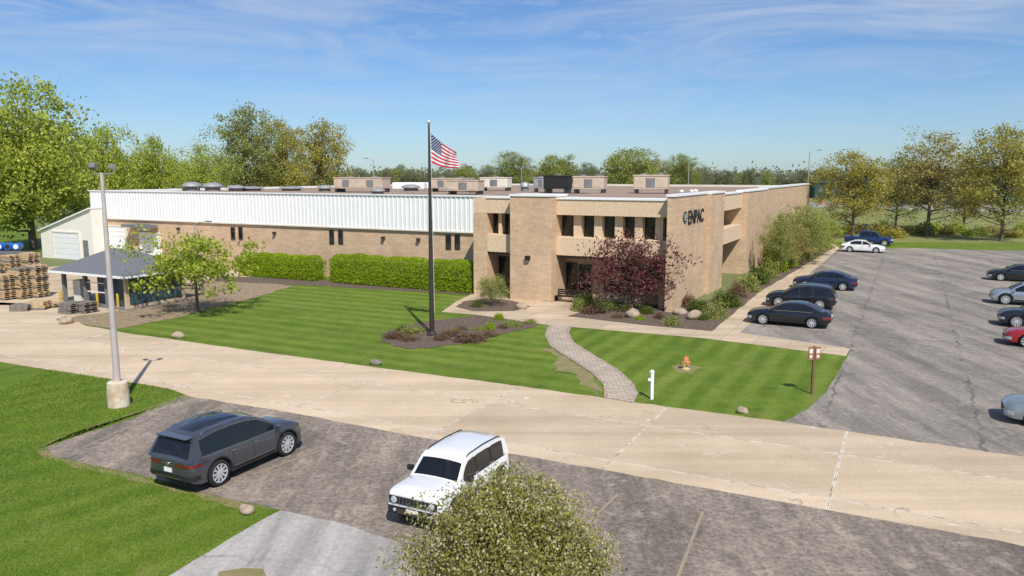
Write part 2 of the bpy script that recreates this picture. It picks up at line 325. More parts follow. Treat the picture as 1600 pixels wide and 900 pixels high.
def inpoly(P,poly):
    x,y=P[:,0],P[:,1]; ins=np.zeros(len(P),bool); n=len(poly)
    for i in range(n):
        x0,y0=poly[i]; x1,y1=poly[(i+1)%n]
        if y0==y1: continue
        m=((y0>y)!=(y1>y))&(x<(x1-x0)*(y-y0)/(y1-y0)+x0); ins^=m
    return ins
def fastmesh(name,V,nper,mat):
    n=len(V)//nper; me=bpy.data.meshes.new(name); me.vertices.add(len(V)); me.vertices.foreach_set('co',V.astype(np.float32).ravel())
    me.loops.add(len(V)); me.loops.foreach_set('vertex_index',np.arange(len(V),dtype=np.int32))
    me.polygons.add(n); me.polygons.foreach_set('loop_start',np.arange(0,len(V),nper,dtype=np.int32))
    me.update(calc_edges=True); me.materials.append(mat); return me
poly=[(G(*p).x,G(*p).y) for p in fg]
P=np.stack([RNG.uniform(-22,-2,220000),13+RNG.uniform(0,1,220000)**1.5*26],1); P=P[inpoly(P,poly)]
n=len(P); th=RNG.uniform(0,2*PI,n); w=RNG.uniform(.008,.016,n)*(P[:,1]/18); h=RNG.uniform(.025,.06,n); ln=RNG.normal(0,.025,(n,2))
V=np.zeros((n,3,3)); V[:,0,0]=P[:,0]-np.cos(th)*w; V[:,0,1]=P[:,1]-np.sin(th)*w; V[:,1,0]=P[:,0]+np.cos(th)*w; V[:,1,1]=P[:,1]+np.sin(th)*w
V[:,2,0]=P[:,0]+ln[:,0]; V[:,2,1]=P[:,1]+ln[:,1]; V[:,2,2]=h; V[:,:2,2]=.004
o=place('grass',fastmesh('grass',V.reshape(-1,3),3,mt['blade']),None); tag(o,'short mown grass blades on the lawn left of the front parking','grass',kind='stuff')
# ---------------------------------------------------------------- foliage
def leaves(cen,size,rng,aspect=.65):
    n=len(cen); a=rng.normal(size=(n,3)); a/=np.linalg.norm(a,axis=1)[:,None]; r=rng.normal(size=(n,3)); r[:,2]*=.7
    u=np.cross(a,r); u/=np.linalg.norm(u,axis=1)[:,None]; v=np.cross(a,u); s=(size*rng.uniform(.6,1.3,n))[:,None]
    return np.stack([cen-u*s,cen-v*s*aspect,cen+u*s,cen+v*s*aspect],1).reshape(-1,3)
def tree_meshes(name,seed,R,Ht,base,ncl,per,leaf,sig,lm,trunk_r=.3,nlimb=26,shell=2.2,multi=1,topbias=0.,lump_=1.0):
    rng=np.random.default_rng(seed); cz=(Ht+base)/2; Rz=(Ht-base)/2
    d=rng.normal(size=(ncl,3)); d/=np.linalg.norm(d,axis=1)[:,None]; rad=rng.uniform(0,1,ncl)**(1/shell)
    phi=np.arctan2(d[:,1],d[:,0]); k1,k2,p1,p2=rng.uniform(2,4),rng.uniform(2,5),*rng.uniform(0,6,2)
    lump=1+lump_*(.16*np.sin(k1*phi+p1+2*d[:,2])+.12*np.sin(k2*phi+p2-4*d[:,2]))
    c=d*rad[:,None]*lump[:,None]; wd=1-topbias*np.clip(c[:,2],-1,1)
    c=c*[R,R,Rz]*np.stack([wd,wd,np.ones(ncl)],1)+[0,0,cz]; c[:,2]=np.maximum(c[:,2],base*.8)
    cs=sig*rng.uniform(.5,1.5,ncl)
    g=rng.normal(size=(ncl*per,3)); gl=np.linalg.norm(g,axis=1); g*=(np.minimum(gl,2.1)/gl)[:,None]
    pts=np.repeat(c,per,0)+g*np.repeat(cs,per)[:,None]*[1,1,.75]
    pts=pts[pts[:,2]>.05]
    crown=fastmesh(name+'_crown',leaves(pts,leaf,rng),4,lm)
    b=MB(); top=Vector((0,0,base+(Ht-base)*.72))
    for m in range(multi):
        off=Vector((rng.normal()*.5,rng.normal()*.5,0))*(0 if multi==1 else R*.35)
        tp=[Vector((0,0,-.1)),Vector((off.x*.3+.02*Ht*rng.normal()*.3,off.y*.3,base*.6)),Vector((off.x*.7,off.y*.7,cz*.9)),top+off]
        b.tube(tp,[trunk_r*1.25/math.sqrt(multi),trunk_r/math.sqrt(multi),trunk_r*.6/math.sqrt(multi),trunk_r*.1],8)
    idx=rng.choice(ncl,min(nlimb,ncl),replace=False)
    for i in idx:
        e=Vector(c[i]); z0=max(base*.7,min(e.z-.25*Rz,cz)); z0=min(z0,e.z*.85); f=min(1,z0/max(.1,top.z)); st=Vector((0,0,z0))
        mid=st.lerp(e,.5)+Vector((rng.normal()*.05*R,rng.normal()*.05*R,-.04*R)); r=trunk_r*(.45-.3*f)
        b.tube([st,mid,e],[r,r*.6,r*.12],5,cap=False)
        for k in range(2):
            e2=e+Vector(rng.normal(size=3))*R*.12; b.tube([mid.lerp(e,.4),e2],[r*.35,r*.06],4,cap=False)
    return b.mesh(name+'_trunk',mt['bark'],60),crown
LM={
 'bright':leafmat('leaf_bright',(.54,.58,.11),(.26,.33,.05)),
 'mid':leafmat('leaf_mid',(.44,.46,.14),(.21,.245,.065)),
 'olive':leafmat('leaf_olive',(.54,.46,.17),(.28,.25,.085)),
 'gold':leafmat('leaf_gold',(.56,.48,.12),(.28,.27,.06)),
 'purple':leafmat('leaf_purple',(.25,.095,.095),(.11,.04,.045),(.24,.18,.09),.8,.92),
 'thin':leafmat('leaf_thin',(.50,.55,.09),(.24,.31,.04)),
 'hedge':leafmat('leaf_hedge',(.42,.53,.04),(.22,.33,.02)),
 'blossom':leafmat('leaf_blossom',(.46,.43,.11),(.20,.20,.05),(.62,.56,.36),1.5,.74),
 'shrub':leafmat('leaf_shrub',(.19,.24,.05),(.08,.12,.03)),
 'brown':leafmat('leaf_brown',(.30,.20,.13),(.14,.095,.065)),
 'far':leafmat('leaf_far',(.30,.31,.17),(.18,.20,.115),nscale=.05)}  # far leaves are greyed, distance haze is put into their colour
T={}
T['big']=tree_meshes('big',1,1,2.6,.45,230,100,.030,.13,LM['bright'],.055,60)
T['round']=tree_meshes('round',2,1,2.3,.35,170,85,.033,.13,LM['mid'],.05,50,topbias=.15)
T['round2']=tree_meshes('round2',12,1,2.5,.35,160,80,.033,.13,LM['mid'],.05,50,topbias=.25)
T['sparse']=tree_meshes('sparse',3,1,2.7,.5,160,62,.027,.12,LM['olive'],.04,100,topbias=.1)
T['sparse2']=tree_meshes('sparse2',14,1,2.9,.4,180,80,.026,.12,LM['gold'],.04,100,topbias=.15)
T['thin']=tree_meshes('thin',5,1,1.7,.42,80,72,.032,.11,LM['thin'],.03,50,topbias=-.1)
T['purple']=tree_meshes('purple',6,1,1.75,.22,150,42,.030,.125,LM['purple'],.035,90,multi=3)
T['blossom']=tree_meshes('blossom',8,1.5,3.9,.9,330,330,.026,.20,LM['blossom'],.10,60,shell=3,lump_=.45)
def shrub_mesh(name,seed,lm,n=2600,leaf=.075):
    rng=np.random.default_rng(seed); d=rng.normal(size=(40,3)); d/=np.linalg.norm(d,axis=1)[:,None]; d[:,2]=np.abs(d[:,2])
    c=d*rng.uniform(.45,.85,40)[:,None]; pts=np.repeat(c,n//40,0)+rng.normal(size=(n//40*40,3))*.17; pts[:,2]=np.abs(pts[:,2])
    return fastmesh(name,leaves(pts,leaf,rng),4,lm)
S=[shrub_mesh('shrub_a',21,LM['shrub'],2600,.06),shrub_mesh('shrub_b',22,LM['shrub'],2000,.07),shrub_mesh('shrub_c',23,LM['shrub'],1300,.055)]
def tree(kind,px,D,top,wpx,label,mat=None,group=None,name='tree',rz=None):
    Ht=Z_at(D,top); R=wpx/2/F*D; tm,cm=T[kind]; bh={'big':2.7,'round':2.4,'round2':2.6,'sparse':2.8,'sparse2':3.0,'thin':1.8,'purple':1.85}[kind]
    r=thing(name,label,'tree',(X_at(px,D),D,0),random.uniform(0,6) if rz is None else rz,group)
    r.scale=(R/1.05,R/1.05,Ht/bh)
    place('trunk',tm,r); place('crown',cm,r,mat); return r
tree('big',52,96,122,200,'tall bright green tree at the left edge, tallest of the left row')
tree('big',-55,88,175,180,'bright green tree cut off by the left edge of the photo')
tree('round',172,122,190,95,'mid green round tree just right of the tallest left tree',LM['bright'])
tree('round2',120,112,238,90,'low green tree between the tallest left tree and the white shed',LM['bright'])
tree('round2',248,132,203,78,'pointed green tree above the left end of the white metal wall',LM['bright'])
tree('sparse',318,128,218,95,'thin pale green tree above the loading doors',LM['bright'])
tree('round',285,140,245,90,'low leafy tree behind the left end of the warehouse roof',LM['bright'])
tree('sparse2',388,150,158,120,'tall loose olive tree, tallest of those behind the warehouse',LM['mid'])
tree('sparse2',445,158,180,100,'golden green tree behind the middle of the warehouse roof',LM['gold'])
tree('sparse2',505,150,183,110,'golden brown tree right of the others behind the warehouse',LM['gold'])
tree('round2',350,165,240,90,'low green tree behind the tall olive tree')
tree('round2',215,150,250,80,'low green tree between the two left trees above the white wall',LM['bright'])
tree('round2',420,175,245,90,'low leafy tree at the foot of the golden trees',LM['gold'])
for i,(px,D,top,w,k,m,lb) in enumerate([(727,330,256,40,'round','mid','small far tree right of the flag above the roof'),(800,300,234,74,'sparse2','mid','loose far tree above the brick office roof, left of two'),(868,320,240,74,'round','mid','round far tree above the dark rooftop box'),
   (985,260,229,92,'round','mid','broad far tree above the roof between the two beige units'),(1066,300,238,64,'sparse2','mid','thin far tree above the right rooftop unit'),(615,340,262,60,'round','mid','low far tree left of the flagpole'),(1020,330,246,70,'sparse2','olive','pale far tree just right of the broad far tree')]):
    tree(k,px,D,top,w,lb,LM[m])
tree('sparse2',1330,114,231,128,'dense golden tree left of three behind the parking lot',LM['gold'])
tree('sparse',1448,116,197,140,'thin see-through tree in the middle behind the parking lot',LM['olive'])
tree('sparse2',1563,108,189,145,'large golden green tree at right edge behind the parking lot',LM['gold'])
tree('sparse2',1400,135,240,95,'smaller tree between the dense and the thin tree behind the lot',LM['mid'])
tree('sparse2',1505,128,245,85,'smaller tree behind and between the two right trees',LM['olive'])
for px,D,top,w,lb,m in [(1247,80,315,100,'young sparse tree, tallest beside the right wall of the brick building','mid'),(1216,72,328,60,'slender sapling at the corner of the brick side wall','mid'),(1280,88,332,62,'low loose tree at the far end of the side shrubs','bright'),(1232,76,345,70,'bushy low tree in the side strip left of the tallest young tree','olive'),(1264,83,338,74,'bushy low tree in the side strip right of the tallest young tree','mid')]:
    tree('sparse2' if 'bushy' in lb else 'sparse',px,D,top,w,lb,LM[m])
p=G(313,490); tree('thin',308,p.y,350,185,'young bright green tree with thin trunk in the mulch by the hut',rz=1.0)
p=G(985,484); tree('purple',985,p.y,358,155,'small dark purple leaved tree in front of the office windows',rz=.5)
p=G(768,477); tree('purple',768,p.y,427,60,'small many stemmed green tree beside the brick pier',LM['mid'],rz=2)
r=thing('tree','rounded tree dotted with white blossom at the bottom edge of the photo','tree',(X_at(798,12.0,3),12.0,0),.6)
r.scale=(1.02,1.0,1.085); place('trunk',T['blossom'][0],r); place('crown',T['blossom'][1],r)
rng=np.random.default_rng(5); n=1900; X=rng.uniform(-700,900,n); Y=rng.uniform(480,760,n); hh=rng.uniform(8,13,n)
pts=np.repeat(np.stack([X,Y,hh*.55],1),45,0)+rng.normal(size=(n*45,3))*np.stack([np.full(n*45,5),np.full(n*45,4),np.repeat(hh*.26,45)],1); pts[:,2]=np.abs(pts[:,2])
o=place('distant_wood',fastmesh('distant_wood',leaves(pts,1.1,rng),4,LM['far']),None); tag(o,'hazy distant belt of trees along the whole horizon','wood',kind='stuff')
rng=np.random.default_rng(9); n=620; X=rng.uniform(35,230,n); Y=rng.uniform(118,210,n); hh=rng.uniform(.6,1.9,n)
k_=(X-X_at(1290,1.0)*Y>0)
X,Y,hh=X[k_],Y[k_],hh[k_]; n=len(X)
pts=np.repeat(np.stack([X,Y,hh*.5],1),60,0)+rng.normal(size=(n*60,3))*np.stack([np.full(n*60,2.0),np.full(n*60,1.5),np.repeat(hh*.35,60)],1); pts[:,2]=np.abs(pts[:,2])
o=place('scrub',fastmesh('scrub',leaves(pts,.26,rng),4,LM['gold']),None); tag(o,'rough scrub covering the field behind the parking lot','scrub',kind='stuff')
def hedge(px0,px1,label,seed,hgt):
    x0,x1=sx(px0,.9,1),sx(px1,.9,1); rng=np.random.default_rng(seed); Lh=x1-x0; n=int(Lh*2600); dp=.85
    x=rng.uniform(0,Lh,n); ph=rng.uniform(-.1,PI*.62,n)
    wob=1+.02*np.sin(x*1.3+seed)+.02*np.sin(x*3.1); top=hgt*wob
    rr=(1-.10*rng.uniform(0,1,n)**2)
    cx=np.sign(np.cos(ph))*np.abs(np.cos(ph))**.75; sz=np.clip(np.sin(np.clip(ph,0,PI/2)),0,1)**.75
    endr=np.clip(np.minimum(x,Lh-x)/.6,0,1)**.4
    y=dp*(1-cx*rr*endr); z=top*(.25+.75*sz*rr)*(.82+.18*endr)
    low=rng.uniform(0,1,n)<.32; z=np.where(low,rng.uniform(.04,.5,n)*top,z); y=np.where(low,dp*(1-.97*endr)+.05*rng.normal(size=n),y)
    endm=rng.uniform(0,1,n)<.06; x=np.where(endm,np.where(rng.uniform(0,1,n)<.5,.05,Lh-.05),x); y=np.where(endm,rng.uniform(.2,1.5,n),y); z=np.where(endm,rng.uniform(0,.85,n)*top,z)
    pts=np.stack([x,y,np.maximum(z,.05)],1)+rng.normal(size=(n,3))*.035
    r=thing('hedge',label,'hedge',L2W(x0,.6),-A)
    place('foliage',fastmesh('hedge',leaves(pts,.06,rng),4,LM['hedge']),r)
    b=MB(); b.box(.2,Lh-.2,.3,1.4,0,hgt*.80); b.build('dark_core',mt['bark'],r,bevel=.3)  # solid dark box put in for the shade inside the foliage
hedge(372,497,'shorter clipped bright green hedge on the left along the brick wall',3,2.05)
hedge(515,745,'longer clipped bright green hedge ending at the office',4,2.4)
def shrub(px,py,w,h,mat,label,group=None,k=0):
    p=G(px,py); zc=p.y; r=tag(place('shrub',S[k%3],None,LM[mat]),label,'shrub',group); r.location=(p.x,p.y,-.05); r.rotation_euler.z=random.uniform(0,6)
    r.scale=(w/2/F*zc,w/2/F*zc,h/F*zc); return r
rowg='shrubs along the side wall of the office'
side=[(1070,478,40,22,'brown'),(1092,487,40,22,'shrub'),(1118,498,44,34,'mid'),(1098,500,22,14,'shrub'),(1140,480,40,28,'shrub'),(1150,464,40,28,'brown'),(1168,455,40,32,'mid'),(1185,444,36,30,'shrub'),(1200,434,38,34,'mid'),(1212,424,36,50,'hedge'),(1228,416,36,52,'hedge'),(1240,408,34,54,'mid'),(1252,402,34,56,'bright'),(1262,398,32,56,'olive'),(1272,393,32,54,'mid'),(1284,388,28,50,'bright'),(1206,412,36,50,'mid'),(1128,472,36,22,'shrub'),(1222,402,34,54,'olive'),(1246,392,34,54,'mid')]
for i,(px,py,w,h,m) in enumerate(side): shrub(px,py,w,h,m,'leafy shrub in the planted strip along the office side wall',rowg,i)
fb='low plants in the bed under the purple tree'
for i,(px,py,w,h,m) in enumerate([(905,486,26,28,'mid'),(925,489,40,16,'brown'),(950,484,34,16,'mid'),(1010,490,26,14,'shrub'),(1050,508,32,18,'mid'),(965,497,26,10,'brown'),(918,478,26,28,'shrub'),(1030,498,22,12,'brown'),(940,478,30,16,'mid'),(975,484,26,12,'mid'),(1000,500,18,8,'hedge')]): shrub(px,py,w,h,m,'low plant in the mulch bed under the purple tree',fb,i)
ig='low plants on the flagpole island'
for i,(px,py,w,h,m) in enumerate([(618,528,40,14,'brown'),(640,521,36,14,'mid'),(655,519,26,13,'mid'),(706,524,40,12,'brown'),(735,533,56,15,'brown'),(765,525,40,11,'brown'),(800,510,36,12,'mid'),(690,531,30,10,'brown'),(828,505,30,9,'mid'),(640,532,36,10,'brown'),(628,519,26,12,'shrub'),(720,516,30,9,'brown'),(750,516,26,8,'mid'),(785,513,22,8,'brown')]): shrub(px,py,w,h,m,'low straggly plant on the flagpole island',ig,i)
shrub(780,500,18,15,'hedge','small bright green ball shrub at the top of the flagpole island',None,0)
shrub(766,515,18,14,'hedge','small bright green ball shrub right of the flagpole',None,1)
shrub(709,522,18,13,'hedge','small bright green ball shrub nearest the flagpole',None,2)
shrub(831,505,14,9,'hedge','tiny green shrub at the right tip of the flagpole island',None,2)
shrub(745,480,26,12,'shrub','low dark shrub at the left of the small green tree',None,2)
for i in range(22):
    shrub(1275+i*17,random.uniform(360,373),random.uniform(26,44),random.uniform(10,24),random.choice(['mid','olive','bright','gold']),'wild bush at the far edge of the parking lot','wild bushes behind the parking lot',i)
# ---------------------------------------------------------------- building
B=thing('factory_building','long tan brick factory with white metal band and two storey office front','building',O,-A)
WY=4.0
WL=sx(145,WY); OL=sx(742,0.5)
zb=4.55; roofz=7.2
def part(name,boxes,mat,parent=B,bevel=0,smooth=None,label=None):
    b=MB()
    for bx in boxes: b.box(*bx)
    return b.build(name,mat,parent,bevel=bevel,smooth=smooth,label=label)
qa=qy(1103,0); qb=qy(1131,.4); qc0=qy(1165,.4); qd=qy(1197,.5)
q1=qy(1197,.3); q2=min(qy(1263,0),76)
part('wall',[(WL,-1.7,WY,76,0,roofz-.1)],mt['brick'])
part('wall',[(-1.698,-.6,qc0+.5,76,0,roofz-.1)],mt['brick'])
part('roof',[(WL+.1,-.9,WY+.3,75.7,roofz-.099,roofz)],mt['roof'])
b=MB(); xs=[]; x=WL
while x<OL+.2:
    xs+= [(x,0),(x+.30,0),(x+.34,-.07),(x+.41,-.07),(x+.45,0)]; x+=.45
n=len(xs); b.add([(x,WY-.12+d,zb) for x,d in xs]+[(x,WY-.12+d,7.38) for x,d in xs],[(i,i+1,n+i+1,n+i) for i in range(n-1)])
b.build('metal_siding',mt['white'],B)
part('coping',[(WL-.06,OL,WY-.24,WY+.3,7.38,7.48),(WL-.06,WL+.2,WY+.3,76,7.2,7.45)],mt['white'])
part('siding_trim',[(WL,OL,WY-.2,WY-.002,zb-.12,zb)],mt['offwhite'])
part('parapet',[(WL,-.7,75.8,76.1,7.1,7.5)],mt['offwhite'])
part('rear_wall',[(-.6,0,q1+.5,q2,0,7.65)],mt['brick'])
part('rear_coping',[(-.7,.08,q1+.5,q2+.05,7.65,7.85)],mt['white'])
def window(x0,x1,z0,z1,y,parent=B,axis='x',fr=.06,mat=None,mull=0):
    b=MB(); f=MB()
    def bx(m,a0,a1,d0,d1,c0,c1):
        if axis=='x': m.box(a0,a1,y-d1,y-d0,c0,c1)
        else: m.box(y+d0,y+d1,a0,a1,c0,c1)
    bx(b,x0+fr,x1-fr,.0,.03,z0+fr,z1-fr)
    o=b.build('window',mat or mt['glass'],parent)
    bx(f,x0,x0+fr,0,.08,z0,z1); bx(f,x1-fr,x1,0,.08,z0,z1); bx(f,x0+fr,x1-fr,0,.08,z0,z0+fr); bx(f,x0+fr,x1-fr,0,.08,z1-fr,z1)
    for k in range(mull):
        c=x0+(x1-x0)*(k+1)/(mull+1); bx(f,c-.025,c+.025,.03,.075,z0+fr,z1-fr)
    f.build('frame',mt['darkframe'],o)
    return o
for a,bb,t0,t1 in [(361,367,355,374),(373,379,355,374),(515,522,359,381),(529,536,359,381),(697,705,366,389),(711,719,366,389)]:
    window(sx(a,WY),sx(bb,WY),FZ(a,t1,WY),FZ(a,t0,WY),WY,fr=.04)
def panel_door(x0,x1,z0,z1,y,n=4,parent=B,mat=None):
    b=MB()
    for k in range(n):
        za=z0+(z1-z0)*k/n; zc_=z0+(z1-z0)*(k+1)/n; b.box(x0,x1,y-.08,y-.003,za+.01,zc_-.01)
    o=b.build('garage_door',mat or mt['white'],parent)
    f=MB(); f.box(x0-.15,x0,y-.14,y-.003,z0,z1+.15); f.box(x1,x1+.15,y-.14,y-.003,z0,z1+.15); f.box(x0,x1,y-.14,y-.003,z1,z1+.15); f.build('frame',mt['offwhite'],o)
panel_door(sx(170,WY),sx(196,WY),FZ(182,392,WY),FZ(182,354,WY),WY,5)
panel_door(sx(219,WY),sx(249,WY),FZ(234,400,WY),FZ(234,365,WY),WY,5)
part('dock_canopy',[(sx(206,WY),sx(249,WY),WY-1.3,WY-.21,3.75,4.05)],mt['grey'])
part('dock_hood',[(sx(235,WY),sx(252,WY),WY-1.6,WY-1.31,3.5,4.2)],mt['grey'])
part('dock_apron',[(sx(170,WY),sx(255,WY),WY-1.2,WY-.01,0,.45)],mt['offwhite'])
for px in (280,430,600,655):
    part('wall_lamp',[(sx(px,WY)-.12,sx(px,WY)+.12,WY-.3,WY-.01,3.6,3.85)],mt['darkframe'])
part('downspout',[(OL-.35,OL-.2,WY-.35,WY-.21,0,4.43)],mt['offwhite'])
OD=q1+.4
part('office_wall',[(OL,-.55,2.2,qb-.3,0,7.1)],mt['brick'])
part('office_wall',[(OL,-1.6,qb-.298,OD,0,7.1)],mt['brick'])
part('office_roof',[(OL+.1,-.6,.9,OD-.1,7.101,7.25)],mt['roof'])
zf0=6.3; zs0=3.4; zs1=4.72
pl0=sx(797,-.5); pl1=sx(862,-.5)
part('brick_pier',[(pl0,pl1,-.5,2.19,0,7.62)],mt['brick'])
part('brick_pier_coping',[(pl0-.06,pl1+.06,-.58,2.2,7.62,7.76)],mt['white'])
part('left_pier',[(OL,sx(763,.5),.28,2.19,0,6.28)],mt['brick'])
def bay(x0,x1,wins):
    part('fascia',[(x0,x1,.30,2.0,zf0,7.42)],mt['cream'],bevel=.02)
    part('fascia_coping',[(x0,x1,.22,2.1,7.42,7.54)],mt['white'])
    part('spandrel',[(x0,x1,.30,2.19,zs0,zs1)],mt['cream'],bevel=.02)
    part('soffit_beam',[(x0,x1,.45,2.19,zs0-.18,zs0-.003)],mt['darkframe'])
    part('window_wall',[(x0,x1,1.4,1.5,zs1,zf0)],mt['darkframe'])
    for a,bb in wins:
        window(max(x0,sx(a,1.2)),min(x1,sx(bb,1.2)),zs1+.01,zf0-.01,1.395)
bay(pl1,-.35,[(877,896),(909,928),(940,959),(972,991),(1003,1023),(1035,1054)])
for a,bb in [(896,908),(928,940),(960,972),(991,1003),(1023,1035)]:
    part('mullion_panel',[(sx(a,.8),sx(bb,.8),.8,1.39,zs1+.002,zf0-.002)],mt['cream'])
bay(sx(763,.5)+.002,pl0,[(765,779),(784,797)])
part('mullion_panel',[(sx(779,.8),sx(784,.8),.8,1.39,zs1+.002,zf0-.002)],mt['cream'])
part('fascia',[(OL,sx(763,.5),.30,2.0,6.3,7.42)],mt['cream'])
window(sx(878,2.2),sx(903,2.2),.25,2.7,2.195,mull=1)
d=window(sx(905,2.2),sx(925,2.2),.03,2.6,2.195)
part('door_handle',[(sx(908,2.1),sx(909.5,2.1),2.02,2.1,.9,1.3)],mt['chrome'],parent=d)
window(sx(1033,2.2),sx(1052,2.2),.1,2.9,2.195,mull=1)
window(sx(765,2.2),sx(796,2.2),.05,2.9,2.195,mull=1)
window(sx(945,2.2),sx(1020,2.2),.7,2.8,2.195,mull=3)
part('corner_column',[(-1.2,-.56,.6,2.19,0,3.2)],mt['brick'])
part('corner_slab',[(-.5,0,-.4,qa-.002,0,7.72)],mt['brick'])
part('corner_slab_coping',[(-.58,.07,-.48,qa,7.72,7.86)],mt['white'])
part('side_pier',[(-1.59,.35,qa+.01,qb,0,7.72)],mt['brick'])
part('side_pier_coping',[(-.58,.42,qa+.012,qb+.07,7.72,7.86)],mt['white'])
part('side_fascia',[(-1.59,-.05,qb+.002,qc0-.002,6.15,7.5)],mt['cream'])
part('side_fascia_coping',[(-.56,.03,qb+.08,qc0-.08,7.5,7.62)],mt['white'])
part('side_spandrel',[(-1.59,-.05,qb+.002,qc0-.002,3.3,4.6)],mt['cream'])
part('side_pier',[(-1.59,.5,qc0,qd,0,7.6)],mt['brick'])
part('side_pier_coping',[(-.58,.57,qc0-.07,qd+.07,7.6,7.74)],mt['white'])
w=(qc0-qb)/4
for k in range(4):
    window(qb+w*k+.1,qb+w*(k+1)-.1,4.62,6.13,-1.595,axis='y'); window(qb+w*k+.25,qb+w*(k+1)-.25,.5,3.2,-1.595,axis='y')
part('wall_lamp',[(sx(825,-.5)-.15,sx(825,-.5)+.2,-.75,-.51,3.05,3.35)],mt['black'])
def text3d(name,body,size,mat,parent,loc,rot,wid,hgt):
    cu=bpy.data.curves.new(name,'FONT'); cu.body=body; cu.size=size; cu.extrude=.02; cu.space_character=1.02; cu.offset=.022
    tmp=bpy.data.objects.new('tmp',cu); C.objects.link(tmp); bpy.context.view_layer.update()
    me=bpy.data.meshes.new_from_object(tmp.evaluated_get(bpy.context.evaluated_depsgraph_get())); bpy.data.objects.remove(tmp)
    me.materials.clear(); me.materials.append(mat); o=bpy.data.objects.new(name,me); C.objects.link(o); o.parent=parent
    xs=[v.co.x for v in me.vertices]; ys=[v.co.y for v in me.vertices]
    o.location=loc; o.rotation_euler=rot; o.scale=(wid/(max(xs)-min(xs)),hgt/(max(ys)-min(ys)),1); return o
qs=qy(1074.5,0,6.2); qe=qy(1098.5,0,6.2)
text3d('sign_lettering','ENPAC',1.0,mt['signblack'],B,(.03,qs,5.72),(PI/2,0,PI/2),qe-qs,1.0)
# round emblem: a dark green disc carrying a pale lower case e
b=MB(); qc=qy(1070,0,6.2); kx=1.25; Mx=Matrix.Translation((.002,qc,6.26))@Matrix.Diagonal((1,kx,1,1))@Matrix.Rotation(PI/2,4,'Y')
b.lathe([(.40,0),(.41,.03),(.40,.06)],24,Mx); o=b.build('sign_logo',mt['signgreen'],B)
b=MB(); pa=[];pb=[]
for k in range(25):
    t=.0+k/24*PI*1.72; pa.append((.075,qc+math.cos(t)*.24*kx,6.26+math.sin(t)*.24)); pb.append((.075,qc+math.cos(t)*.16*kx,6.26+math.sin(t)*.16))
b.strip(pa,pb); b.add([(.076,qc-.2*kx,6.225),(.076,qc+.235*kx,6.225),(.076,qc+.235*kx,6.29),(.076,qc-.2*kx,6.29)],[(0,1,2,3)]); b.build('logo_letter',mt['offwhite'],o)
# ---- shed
SY=2.2; SHL=sx(62,SY); SHR=sx(143,SY)
Sd=thing('shed','pale cream lean-to shed with white garage door at the left end of the factory','shed',L2W(SHR,SY),-A)
zr_=FZ(143,327,SY); zl_=FZ(62,361,SY)
w=SHR-SHL; b=MB(); vs=[(-w,0,0),(0,0,0),(0,0,zr_),(-w,0,zl_)]; vs+=[(x,28,z) for x,_,z in vs]
b.add(vs,[(0,1,2,3),(4,7,6,5),(0,3,7,4),(1,5,6,2)]); b.build('wall',mt['shedwall'],Sd)
b=MB(); q=[(-w-.2,-.25,zl_-.02),(.05,-.25,zr_+.04),(.05,28.2,zr_+.04),(-w-.2,28.2,zl_-.02)]; b.add(q+[(x,y,z+.14) for x,y,z in q],[(0,3,2,1),(4,5,6,7),(0,1,5,4),(1,2,6,5),(2,3,7,6),(3,0,4,7)]); b.build('roof',mt['white'],Sd)
panel_door(-w*.74,-w*.25,0.02,2.9,0,5,Sd); part('door',[(-w*.18,-w*.09,-.06,-.002,.02,2.2)],mt['grey'],Sd)
# ---- rooftop plant
rg='rooftop air units on the factory roof'
def roofunit(px,D,wpx,top,label,mat='beigeunit',depth=2.2,nfan=2,legs=True):
    w=wpx/F*D; z1=Z_at(D,top); h=z1-roofz; r=thing('rooftop_unit',label,'air unit',(X_at(px,D,8),D,roofz),-A*.6,rg)
    l=.25*h if legs else .05
    b=MB(); b.box(-w/2,w/2,-depth/2,depth/2,l,h*.93); b.build('casing',mt[mat],r,bevel=.04)
    b=MB(); b.box(-w/2-.05,w/2+.05,-depth/2-.05,depth/2+.05,h*.93,h); b.build('lid',mt[mat],r)
    k=max(3,int(w/.9))
    for i in range(k):
        x=-w/2+w*(i+.5)/k; b=MB(); b.box(x-w/k*.4,x+w/k*.4,-depth/2-.03,-depth/2-.005,l+.1*h,h*.82)
        b.build('side_panel',mt['grey'] if (i%3==1 and mat!='black') else mt[mat],r)
    for i in range(nfan):
        b=MB(); b.lathe([(.4,0),(.4,.12),(.34,.14)],14,Matrix.Translation((-w/2+w*(i+.5)/nfan,0,h+.002)))
        b.build('fan_shroud',mt['grey'],r)
    for x in (-w/2+.2,w/2-.2): b=MB(); b.box(x-.1,x+.1,-depth/2+.05,depth/2-.05,0,l); b.build('skid',mt['darkframe'],r)
roofunit(566,88,82,277,'wide beige rooftop unit left of the flagpole')
roofunit(706,90,64,278,'beige rooftop unit just right of the flagpole')
roofunit(728,78,50,281,'low beige rooftop unit in front, right of the flagpole','beigeunit',2,1)
roofunit(872,84,36,274,'near black rooftop box above the brick pier','black',3,1)
roofunit(922,82,48,275,'beige rooftop unit right of the black box')
roofunit(1018,80,52,273,'beige rooftop unit near the right end of the office roof')
roofunit(775,95,44,277,'small white rooftop unit behind the office','offwhite',2,1)
roofunit(846,88,22,277,'tiny steel rooftop unit beside the black box','steel',1.2,1)
vg='round steel vents on the warehouse roof'
